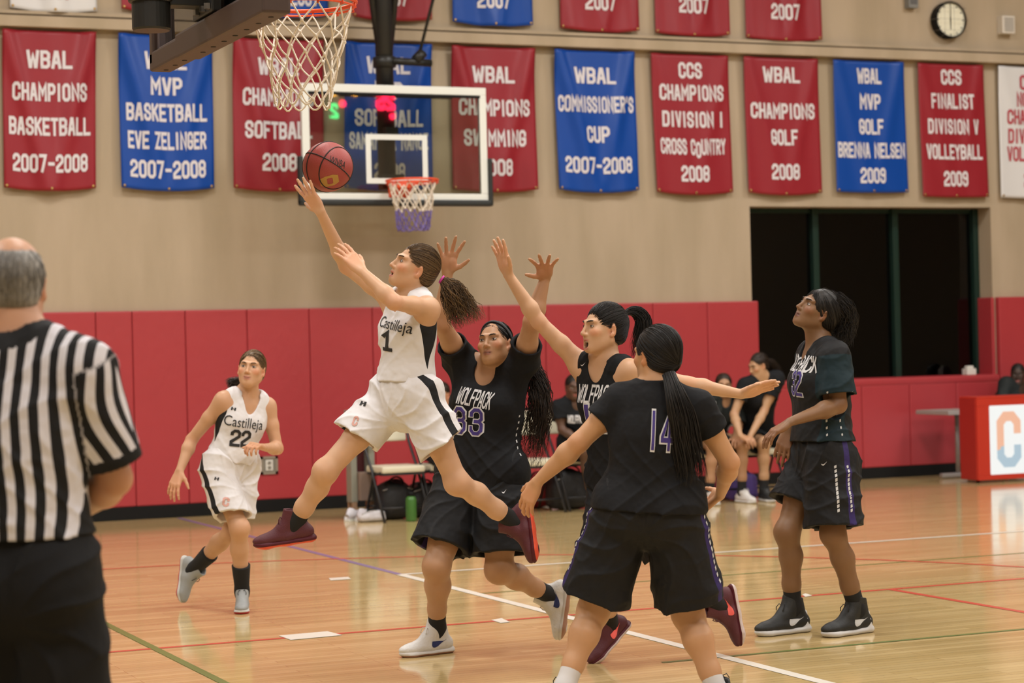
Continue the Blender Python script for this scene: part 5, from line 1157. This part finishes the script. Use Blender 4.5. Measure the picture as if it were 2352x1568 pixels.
text_px(i1, 'font', 'Castilleja', (876, 736), (950, 754), .052, textb, gap=1); text_px(i1, 'block', '!', (878, 781), (899, 785), .092, textb, hw=.42)
# 22 -- the runner
i22 = person('person', 'player in white number 22 running up in front of the red pads', 12.42,
    dict(pL=(556, 1078, .06), pR=(497, 1082, -.06), sL=(614, 932, .08), sR=(514, 918, -.08), nk=(566, 908, 0), hc=(578, 846, -.04),
         eR=(440, 1010, -.02), wR=(413, 1080, -.12), hR=(397, 1122, -.16), eL=(637, 1030, .06), wL=(606, 1027, -.16), hL=(585, 1020, -.24),
         kR=(550, 1212, -.16), aR=(556, 1358, .0), tR=(562, 1400, -.16), kL=(534, 1220, .02), aL=(446, 1306, .26), tL=(428, 1378, .20)),
    S=.98, g=.86, skin=(.55, .31, .18), look=(-.10, .14, .98), hup=(.10, .99, -.1), hh=.222, browc='brown', lips=(.42, .15, .12), arm=.92, leg=.95,
    hands={'R': dict(n=(.5, .1, -.8), curl=.22, spread=.12), 'L': dict(n=(-.2, -.9, .1), curl=.75, spread=.03, thumb=.1)},
    hair=lambda i: (hair_cap(i, HAIR['brown'], root_l=(-.02, -.1, -.03), seed=5), ponytail(i, HAIR['dark'], [P(560, 868, 12.52), P(545, 875, 12.54), P(532, 880, 12.55), P(520, 885, 12.55)], n=160, r0=.016, r1=.03, seed=6)),
    jersey=dict(kind='tank', mat=wj, hem=-.06, off=.014, vee=.10, blouse=True, drape=.132), shorts=dict(mat=ws, len=(.80, .80), flare=.118, cut=[(.1, 0, 0), (-.25, 0, .1)]), socks=(socb, .42),
    shoes=dict(upper=greys, sole=solered, lace=socb, high=True, aim=[(-.02, -.96, .28), (.12, 0, .99)], up=[(.85, .05, .5), None], flat=(False, True), size=.95))
text_px(i22, 'font', 'Castilleja', (514, 962), (603, 975), .062, textb); text_px(i22, 'block', '22', (528, 1004), (575, 1008), .10, textb, hw=.42)
markr = mat('faded_red_print', (.62, .33, .28), .6); markb = mat('black_print', (.015, .015, .016), .7)
text_px(i22, 'block', 'H', (531, 937), (542, 940), .018, markb, hw=.5, name='mark'); text_px(i22, 'block', 'H', (493, 1098), (503, 1100), .018, markb, 'shorts', hw=.5, name='mark'); text_px(i22, 'block', 'C', (511, 1151), (527, 1153), .052, markr, 'shorts', hw=.5, name='mark')
text_px(i1, 'block', 'H', (829, 925), (841, 928), .020, markb, 'shorts', hw=.5, name='mark'); text_px(i1, 'block', 'C', (811, 965), (823, 968), .045, markr, 'shorts', hw=.5, name='mark')
# 33 -- both arms up
i33 = person('person', 'player in black number 33 with headband and both arms raised', 10.45,
    dict(pL=(1152, 1098, -.05), pR=(1062, 1095, .05), sL=(1203, 828, -.07), sR=(1054, 822, .05), nk=(1128, 846, 0), hc=(1137, 788, -.05),
         eR=(1014, 742, -.16), wR=(1028, 628, -.20), hR=(1044, 560, -.22), eL=(1222, 738, -.24), wL=(1252, 640, -.24), hL=(1250, 592, -.28),
         kR=(1003, 1300, -.14), aR=(1004, 1442, .02), tR=(975, 1500, -.08), kL=(1146, 1308, -.14), aL=(1262, 1366, .16), tL=(1268, 1450, .16)),
    S=1.0, g=1.12, skin=(.44, .24, .13), look=(-.42, .20, .90), hup=(-.03, .98, -.2), hh=.226, browc='black', lips=(.30, .11, .09), neckr=1.12, arm=1.12, leg=1.14,
    hands={'R': dict(d=(.08, .97, .2), n=(.1, -.15, .98), curl=.12, spread=.30, thumb=.9), 'L': dict(d=(-.03, .66, .75), n=(.1, -.74, .65), curl=.10, spread=.34, thumb=.9)},
    hair=lambda i: (hair_cap(i, HAIR['black'], root_l=(.03, -.1, -.03), seed=7, vol=.99, line=.088), ponytail(i, HAIR['dark'], [P(1188, 812, 10.52), P(1222, 845, 10.50), P(1238, 900, 10.48), P(1236, 960, 10.46), P(1222, 1030, 10.45), P(1212, 1080, 10.45)], n=330, r0=.03, r1=.075, curl=.012, frizz=.006, seed=8, ragged=.4)),
    jersey=dict(kind='tee', mat=bj, hem=.05, off=.016, sleeve=.42, neck=.070, drape=.162), shorts=dict(mat=bsh, len=(.83, .80), flare=.150, cut=[(.0, .0, .0), (0, 0, 0)]), socks=(socb, .22),
    shoes=dict(upper=whites, sole=solegum, lace=whites, mark=navy, high=True, aim=[(-.14, -.97, .1), (-.83, -.0, .55)], up=[(-.97, .1, -.1), None], flat=(False, True), size=1.0))
text_px(i33, 'block', 'WOLFPACK', (1052, 906), (1130, 922), .085, textw, hw=.34, gap=.9, slant=.06); number_px(i33, '33', (1045, 964), (1111, 970), .135)
wolf_trim(i33, 'L'); text_px(i33, 'tick', '', (1152, 1130), (1164, 1127), .016, textw, 'shorts', name='mark')
def headband(i, m, tilt=.02):
    H = i['H']; V = []; F = []; n = 40; dv = unit(A3(0, .56, .83)); wv = A3(0, dv[2], -dv[1])
    for k, dz in ((0, -.009), (1, 0), (2, .009)):
        for a in np.linspace(0, 2*PI, n+1)[:-1]: f = 1.02 if k == 1 else 1.0; V.append(H(*(A3(0, -.022, .014)+A3(1, 0, 0)*.0830*f*math.cos(a)+dv*.1065*f*math.sin(a)+wv*dz)))
    for k in (0, 1):
        for j in range(n): F.append((k*n+j, k*n+(j+1) % n, (k+1)*n+(j+1) % n, (k+1)*n+j))
    o = link('headband', py_mesh('headband', V, F, True), m, i['root']); sm = o.modifiers.new('thick', 'SOLIDIFY'); sm.thickness = .004; sm.offset = 1
headband(i33, mat('charcoal_band', (.02, .02, .024), .7))
# 11 -- the shouter
i11 = person('person', 'player in black shouting with one arm up and one stretched back', 9.95,
    dict(pL=(1446, 1108, -.04), pR=(1400, 1105, .08), sL=(1448, 850, -.12), sR=(1330, 832, .10), nk=(1392, 836, 0), hc=(1387, 752, -.02),
         eR=(1237, 738, .04), wR=(1168, 632, .0), hR=(1148, 570, -.02), eL=(1580, 882, -.02), wL=(1702, 905, .0), hL=(1786, 877, -.02),
         kR=(1392, 1315, -.12), aR=(1398, 1428, .14), tR=(1358, 1506, .06), kL=(1545, 1290, .0), aL=(1650, 1390, .22), tL=(1668, 1496, .22)),
    S=.99, g=.90, skin=(.60, .36, .22), look=(-.88, .05, .48), hup=(.06, .99, -.05), hh=.236, browc='black', lips=(.46, .15, .13), mouth=.026, arm=.95,
    hands={'R': dict(n=(-.75, .05, .6), curl=.05, spread=.14, thumb=.4), 'L': dict(n=(-.15, -.80, .55), curl=.08, spread=-.01, thumb=.1)},
    hair=lambda i: (hair_cap(i, HAIR['black'], root_l=(0, -.1, .055), seed=9, vol=1.0, fuzz=.003), ponytail(i, HAIR['black'], [P(1432, 722, 10.0), P(1450, 714, 10.02), P(1470, 722, 10.03), P(1478, 745, 10.03), P(1470, 790, 10.03), P(1466, 830, 10.03)], n=300, r0=.015, r1=.040, seed=10, tie=socb)),
    jersey=dict(kind='tank', mat=bj, hem=.05, off=.014, vee=.07, drape=.145), shorts=dict(mat=bsh, len=(.85, .85), flare=.130), socks=(socb, .26),
    shoes=dict(upper=maroon, sole=solew, lace=maroon, mark=coral, high=True, aim=[(.16, -.96, .1), (-.62, -.62, .45)], up=[(-.9, -.1, .2), (-.5, .78, .3)], size=.98))
text_px(i11, 'block', 'WOLFPACK', (1330, 902), (1412, 905), .085, textw, hw=.34, gap=.9, slant=.06); number_px(i11, '11', (1346, 960), (1392, 962), .135)
wolf_trim(i11, 'R'); wolf_trim(i11, 'L')
text_px(i11, 'tick', '', (1334, 838), (1346, 835), .014, textw, name='mark')
# 14 -- seen from behind
i14 = person('person', 'player in black number 14 seen from behind with long black ponytail', 8.75,
    dict(pL=(1432, 1172, .02), pR=(1548, 1172, -.02), sL=(1425, 922, .04), sR=(1600, 934, -.04), nk=(1503, 890, 0), hc=(1508, 812, .02),
         eL=(1330, 1016, .06), wL=(1234, 1106, .16), hL=(1203, 1166, .20), eR=(1676, 1062, .02), wR=(1655, 1135, .20), hR=(1632, 1150, .26),
         kL=(1364, 1400, .10), aL=(1296, 1580, -.04), tL=(1275, 1640, .12), kR=(1580, 1408, .08), aR=(1652, 1600, -.05), tR=(1672, 1650, .1)),
    S=1.0, g=1.08, skin=(.52, .285, .15), look=(-.62, -.04, -.78), hup=(-.04, .99, .02), hh=.230, browc='black', lips=(.36, .13, .11), arm=1.08, leg=1.14, neckr=1.05,
    hands={'L': dict(n=(.6, -.2, -.7), curl=.30, spread=.08, thumb=.3), 'R': dict(d=(-.35, -.35, -.5), n=(-.6, .1, -.2), curl=.55, spread=.05, thumb=.2)},
    hair=lambda i: (hair_cap(i, HAIR['black'], root_l=(.02, -.105, -.05), seed=11, vol=1.05, n=520, nape=-.075), ponytail(i, HAIR['black'], [P(1536, 858, 8.66), P(1550, 900, 8.60), P(1568, 960, 8.59), P(1578, 1020, 8.60), P(1588, 1075, 8.60), P(1590, 1120, 8.60)], n=420, r0=.036, r1=.060, frizz=.005, seed=12, ragged=.5, flat=.5)),
    jersey=dict(kind='tee', mat=bj, hem=.0, off=.016, sleeve=.46, neck=.066, drape=.164), shorts=dict(mat=bsh, len=(.86, .88), flare=.150, cut=[(.0, .0, .0), (0, 0, 0)]), socks=(mat('white_sock', (.6, .58, .58), .9), .245),
    shoes=dict(upper=blacks, sole=solewh, lace=blacks, size=1.0, flat=(True, True)))
number_px(i14, '14', (1497, 988), (1546, 991), .165)
wolf_trim(i14, 'L', jt=False); wolf_trim(i14, 'R', jt=False)
# 32 -- looking up
i32 = person('person', 'tall player in black number 32 standing and looking up, right of the opening', 10.87,
    dict(pL=(1906, 1068, -.09), pR=(1872, 1066, .09), sL=(1918, 818, -.16), sR=(1866, 812, .16), nk=(1884, 790, .02), hc=(1878, 712, 0),
         eL=(1926, 930, -.20), wL=(1816, 968, -.32), hL=(1772, 1015, -.34), eR=(1858, 935, .20), wR=(1812, 985, .10), hR=(1796, 1040, .08),
         kR=(1808, 1222, -.02), aR=(1822, 1392, .04), tR=(1750, 1448, -.05), kL=(1914, 1226, -.14), aL=(1968, 1396, -.04), tL=(1918, 1450, -.12)),
    S=1.05, g=1.05, skin=(.21, .108, .052), look=(-.80, .42, .42), hup=(.40, .90, .05), hh=.232, browc='black', lips=(.16, .07, .06), neckr=1.05, arm=1.05, leg=1.02,
    hands={'L': dict(d=(-.85, -.5, .1), n=(.45, -.85, -.2), curl=.32, spread=.04, thumb=.1), 'R': dict(n=(.3, .1, -.9), curl=.2, spread=.06, thumb=.1)},
    hair=lambda i: (hair_cap(i, HAIR['black'], root_l=(0, -.1, -.06), seed=13, vol=1.03, fuzz=.004, puff=1.0), ponytail(i, HAIR['black'], [P(1912, 690, 10.87), P(1928, 705, 10.88), P(1938, 735, 10.9), P(1935, 765, 10.9), P(1925, 785, 10.9)], n=420, r0=.075, r1=.058, curl=.008, frizz=.012, seed=14, flat=1.0)),
    jersey=dict(kind='tee', slv=True, mat=attr_cloth('black_teal_sleeved_jersey', (.0095, .0097, .0112), [(4., 6., (.007, .020, .027))], .72), hem=-.12, off=.018, sleeve=.80, sflare=2.2, neck=.068, drape=.150), shorts=dict(mat=bsh, len=(.90, .62), flare=.140, flat=1.05, cut=[(0, 0, 0), (0, 0, 0)]), socks=(socb, .30),
    shoes=dict(upper=blacks, sole=solewh, lace=blacks, mark=trimw, high=True, aim=[(-.80, 0, .6), (-.85, 0, .52)], flat=(True, True), size=1.08, heelcup=True))
text_px(i32, 'block', 'WOLFPACK', (1831, 832), (1853, 836), .085, textw, hw=.34, gap=.9, wscale=1.9); number_px(i32, '32', (1820, 878), (1840, 882), .13)
wolf_trim(i32, 'L'); text_px(i32, 'tick', '', (1886, 1066), (1901, 1063), .018, textw, 'shorts', name='mark')
# the referee
def ref_hair(i):
    H = i['H']; F = Field(); R = i['R']; hs = i['hs']; F.ell(H(0, -.02, .018), A3(.079, .098, .084)*hs, .01, R=R); F.ell(H(0, -.045, -.04), A3(.064, .052, .045)*hs, .03, R=R); F.ell(H(0, .12, .0), A3(.1, .1, .12)*hs, .006, 's', R=R)
    F.ell(H(0, -.04, .115), A3(.050, .070, .05)*hs, .02, 's', R=R)
    for s in (-1, 1): F.ell(H(s*.09, .012, -.034), A3(.03, .03, .04)*hs, .008, 's', R=R)
    F.half(H(0, 0, -.078), -R[:, 2]); V, Q = F.mesh(.005); me = np_mesh('hair', laplace(V, Q), Q); q = (V-H(0, 0, 0)) @ R/hs; attr_f(me, 'lock', np.clip(.75-.9*np.clip((.07-np.abs(q[:, 0]))/.07, 0, 1)+.25*np.sin(q[:, 0]*500), 0, 1)); o = link('hair', me, HAIR['grey'], i['root'])
    rg = np.random.default_rng(5); bv = bvh_of(o); Ps = []
    for k in range(600):
        d = unit(A3(rg.normal(), -abs(rg.normal())-.1, rg.uniform(-.7, .9))); w = R @ d; h = bv.ray_cast(Vector(H(0, -.02, .01)+w*.2), Vector(-w), .15)
        if h[0] is None: continue
        p = np.array(h[0]); dn = unit(-R[:, 2]*1.+R @ A3(rg.normal()*.15, 0, 0)); dn = unit(dn-w*(dn @ w)); Ps.append([p+dn*t*.016+w*(.0012+.002*t*(1-t)) for t in np.linspace(-.5, 1, 6)])
    link_strands('locks', Ps, rg.uniform(.0007, .0012, len(Ps)), HAIR['grey'], o, 3)
iref = person('person', 'grey haired referee in black and white stripes with his back turned', 5.46,
    dict(root=(70, 2100), pL=(-18, 1335, .0), pR=(112, 1335, .0), sL=(-140, 845, .03), sR=(188, 850, -.03), nk=(28, 762, 0), hc=(30, 650, .03),
         eL=(-215, 1090, .06), wL=(-110, 1200, .24), hL=(-40, 1230, .3), eR=(262, 1098, .06), wR=(172, 1178, .24), hR=(110, 1215, .28),
         kL=(-55, 1705, .03), aL=(-65, 2060, .0), tL=(-70, 2130, .15), kR=(150, 1705, .03), aR=(178, 2060, .0), tR=(190, 2130, .15)),
    S=1.10, g=1.05, skin=(.47, .25, .15), look=(-.12, -.06, -1.), hup=(0, 1, -.05), hh=.235, browc='grey', male=True, bust=0, neckr=1.22, arm=1.12, vox=.0052,
    hands={'L': dict(n=(0, .2, -.9), curl=.3), 'R': dict(n=(0, .2, -.9), curl=.3)}, hair=ref_hair,
    jersey=dict(kind='ref', mat=refc, hem=-.115, off=.020, sleeve=.86, sflare=1.4, pitch=.0435, neck=.076, drape=.134), socks=(socb, .3), shoes=dict(upper=blacks, sole=blacks, lace=blacks, flat=(True, True), size=1.1),
    shorts=dict(mat=pantm, len=(1.75, 1.75), flare=.106, flat=1.0))
# ------------------------------------------------------------------ people along the wall
bgdark = mat('dark_warmup', (.012, .014, .016), .8, spec=.2); tee = mat('black_tee', (.009, .010, .012), .85, spec=.2)
jackm = attr_cloth('jacket_cloth', (.014, .018, .018), [(5, 6, (1, 1, 1))], .7)
def seated(name_label, cpx, hd, hair, skin, lean=(0, 0), hands_px=None, Y=17.62, look=(0, 0, 1), legs=None, S=.98, g=.95, kind='tee', jm=tee, male=False, spread=.13, hair_root=None, shoes_=None, face=True, sit=.0):
    X = on_y(cpx, 1090, Y-.22)[0]; D = depth_of(A3(X, Y, 1)); W_ = lambda x, y, z: A3(X+x, Y+y, z)
    h0 = on_y(hd[0], hd[1], Y+(hd[2] if len(hd) > 2 else -.08)); nk = h0+cv(-look[0]*.03, -.118*S, -look[2]*.03); pel = W_(0, .04, .585)
    su = unit(nk-pel); ld = unit(A3(1, 0, 0)-su*su[0])
    px = dict(hc=h0, nk=nk, pL=W_(.085, .04, .585), pR=W_(-.085, .04, .585), sL=nk+ld*.165*S-A3(0, 0, .035), sR=nk-ld*.165*S-A3(0, 0, .035))
    for e, sg in (('L', 1), ('R', -1)):
        k = (legs or {}).get(e, (0, 0)); px['k'+e] = W_(sg*spread+k[0], -.37, .545); px['a'+e] = W_(sg*spread+k[1], -.33, .105); px['t'+e] = W_(sg*spread*1.15+k[1], -.52, .03)
        if hands_px and e in hands_px: px['w'+e] = on_y(*hands_px[e]); px['e'+e] = lerp(px['s'+e], px['w'+e], .52)+A3(sg*.05, .07, -.03)
        else: px['w'+e] = px['k'+e]+A3(-sg*.03, .08, .075); px['e'+e] = lerp(px['s'+e], px['w'+e], .5)+A3(sg*.06, .06, -.04)
        px['h'+e] = px['w'+e]+A3(-sg*.06, -.13, -.05)
    i = person('person', name_label, D, px, S=S, g=g, skin=skin, look=look, hh=.222, browc='black', hands={'L': dict(n=(0, -.9, -.3), curl=.35), 'R': dict(n=(0, -.9, -.3), curl=.35)}, hair=hair, group=None, vox=.0075,
        jersey=dict(kind=kind, mat=jm, hem=.04, off=.018, sleeve=(.95 if kind == 'jacket' else .55), neck=.062, drape=.140), shorts=dict(mat=bgdark, len=(.80, .80), flare=.112), socks=(socb, .3), shoes=shoes_ or dict(upper=blacks, sole=solewh, lace=blacks, flat=(True, True)), male=male, bust=0 if male else 1)
    return i
short_tail = lambda col, x, y, Y, n=160: (lambda i: (hair_cap(i, HAIR[col], root_l=(0, -.1, -.03), seed=21, n=160, vox=.006), ponytail(i, HAIR[col], [i['H'](0, -.105, -.02), i['H'](0, -.135, -.06), i['H'](0, -.13, -.14)], n=n, r0=.016, r1=.03, seed=22)))
def no_tail(col): return lambda i: hair_cap(i, HAIR[col], root_l=(0, -.09, -.05), seed=23, n=160, vox=.006)
iA = seated('bench player whose face shows between the leaping player and player 33', 1046, (1012, 905, -.15), no_tail('dark'), (.48, .25, .15), look=(-.25, -.1, .95))
iB = seated('seated dark skinned bench player in a black T-shirt behind the shouting player', 1358, (1318, 888, -.12), no_tail('black'), (.10, .05, .03), look=(.15, -.1, .98), spread=.15, legs={'R': (.02, .10), 'L': (.05, .06)})
text_px(iB, 'block', 'WOLFPACK', (1303, 962), (1345, 962), .075, textw, hw=.5, gap=.8)
iC = seated('bench player in an open dark jacket sitting below the stretched arm', 1655, (1662, 884, -.10), no_tail('dark'), (.40, .22, .12), look=(0, -.05, .99), kind='jacket', jm=jackm, spread=.16, legs={'R': (0, -.02)}, shoes_=dict(upper=whites, sole=solewh, lace=whites, flat=(True, True)))
for sg in (-1, 1):
    bvC = bvh_of(iC['jersey']); pts = []
    for t in np.linspace(.05, .62, 9):
        p = lerp(iC['J']['s'+('L' if sg > 0 else 'R')], iC['pel']+iC['ls']*sg*.14, t)+iC['ls']*sg*.0; h = bvC.ray_cast(Vector(p+iC['fm']*.4-iC['ls']*sg*.02), Vector(-iC['fm']), .6)
        if h[0] is not None: pts.append(np.array(h[0])+iC['fm']*.002)
    if len(pts) > 3: b = MB(); b.tube(pts, .009, 6); b.build('white_stripe', trimw, iC['jersey'])
iD = seated('bench player with long dark hair bending forward, at the edge of the red pads', 1772, (1742, 838, -.30), lambda i: (hair_cap(i, HAIR['dark'], root_l=(0, -.09, -.03), seed=31, n=200, vox=.006), ponytail(i, HAIR['dark'], [i['H'](0, -.095, .01), i['H'](.0, -.14, -.03), i['H'](.0, -.17, -.10), i['H'](0, -.17, -.18)], n=220, r0=.03, r1=.05, seed=32)), (.46, .27, .15), look=(-.82, -.32, .48), hands_px={'R': (1700, 1000, 17.15), 'L': (1722, 1003, 17.2)}, legs={'R': (-.03, -.02), 'L': (.10, .18)}, S=1.02, sit=.1)
def man_at_table():
    Y = 18.92; X = on_y(2338, 1000, Y)[0]; t = empty('stool', (X, Y, 0), 'low black stool behind the scorers table, under the man in the dark jacket', 'stool'); b = MB(); b.lathe((X, Y+.02, .44), [(.10, 0), (.17, .005), (.175, .03), (.16, .05), (.05, .055)], 24); b.build('seat', cframe, t)
    for k in range(4):
        a = PI/4+k*PI/2; b = MB(); b.tube([A3(X+.12*math.cos(a), Y+.02+.12*math.sin(a), .45), A3(X+.17*math.cos(a), Y+.02+.17*math.sin(a), .0)], .013, 8); b.build('leg', cframe, t)
    i = seated('dark skinned man in a dark jacket sitting behind the scorers table', 2338, (2338, 858, -.08), lambda i: hair_cap(i, HAIR['black'], root_l=(0, -.09, -.03), seed=41, n=60, vox=.006, line=.074), (.045, .024, .016), look=(-.25, -.12, .95), Y=Y, kind='jacket', jm=jackm, male=True, S=1.08, g=1.05)
man_at_table()
# the ball
def ball():
    c = P(753, 383, 9.77); r = 57.5/FPX*9.77; t = empty('basketball', c, 'dark red leather basketball balanced on the shooters fingertips', 'ball'); sk_ = mat('ball_leather', (.33, .052, .045), .5, bump=.16, bscale=320)
    b = MB(); n = 40; V = []; F = []
    for i in range(n+1):
        ph = PI*i/n
        for j in range(2*n): a = PI*j/n; V.append(c+r*A3(math.sin(ph)*math.cos(a), math.sin(ph)*math.sin(a), math.cos(ph)))
    F = [(i*2*n+j, i*2*n+(j+1) % (2*n), (i+1)*2*n+(j+1) % (2*n), (i+1)*2*n+j) for i in range(n) for j in range(2*n)]
    link('cover', py_mesh('cover', V, F, True), sk_, t)
    a1, a2, a3 = unit(cv(-.62, .50, .60)), unit(cv(.60, .72, -.34)), None; a2 = unit(a2-a1*(a2 @ a1)); a3 = np.cross(a1, a2); sm = mat('ball_seam', (.012, .008, .008), .6)
    def seam(f):
        b = MB(); b.tube([c+unit(f(q))*(r+.0002) for q in np.linspace(0, 2*PI, 73)[:-1]], .0030, 6, closed=True); b.build('seam', sm, t)
    seam(lambda q: a1*math.cos(q)+a2*math.sin(q)); seam(lambda q: a1*math.cos(q)+a3*math.sin(q))
    for s in (-1, 1): seam(lambda q: a3*s*(.62+.12*math.cos(2*q))+a1*math.cos(q)*.85+a2*math.sin(q)*.85)
    gold = mat('gold_print', (.42, .24, .05), .5); V2, F2 = font_text('WNBA', .035); sc_ = .082/(V2[:, 0].max()-V2[:, 0].min()); bvv = BVHTree.FromPolygons([tuple(v) for v in V], F)
    decal('print', V2*np.array([sc_, 1]), F2, c+cv(.45, .12, .8)*r, cv(.9, -.35, -.3), cv(.3, .9, -.1), bvv, sm, t, off=.0012, reach=.1)
    V2, F2 = block_text('O', .080, .055, hw=.52, step=.2); decal('print', V2, F2, c+cv(.15, -.62, .75)*r, cv(.85, .35, -.3), cv(-.3, .8, .4), bvv, gold, t, off=.001, reach=.1)
ball()
print('people', round(time.time()-T0, 1))
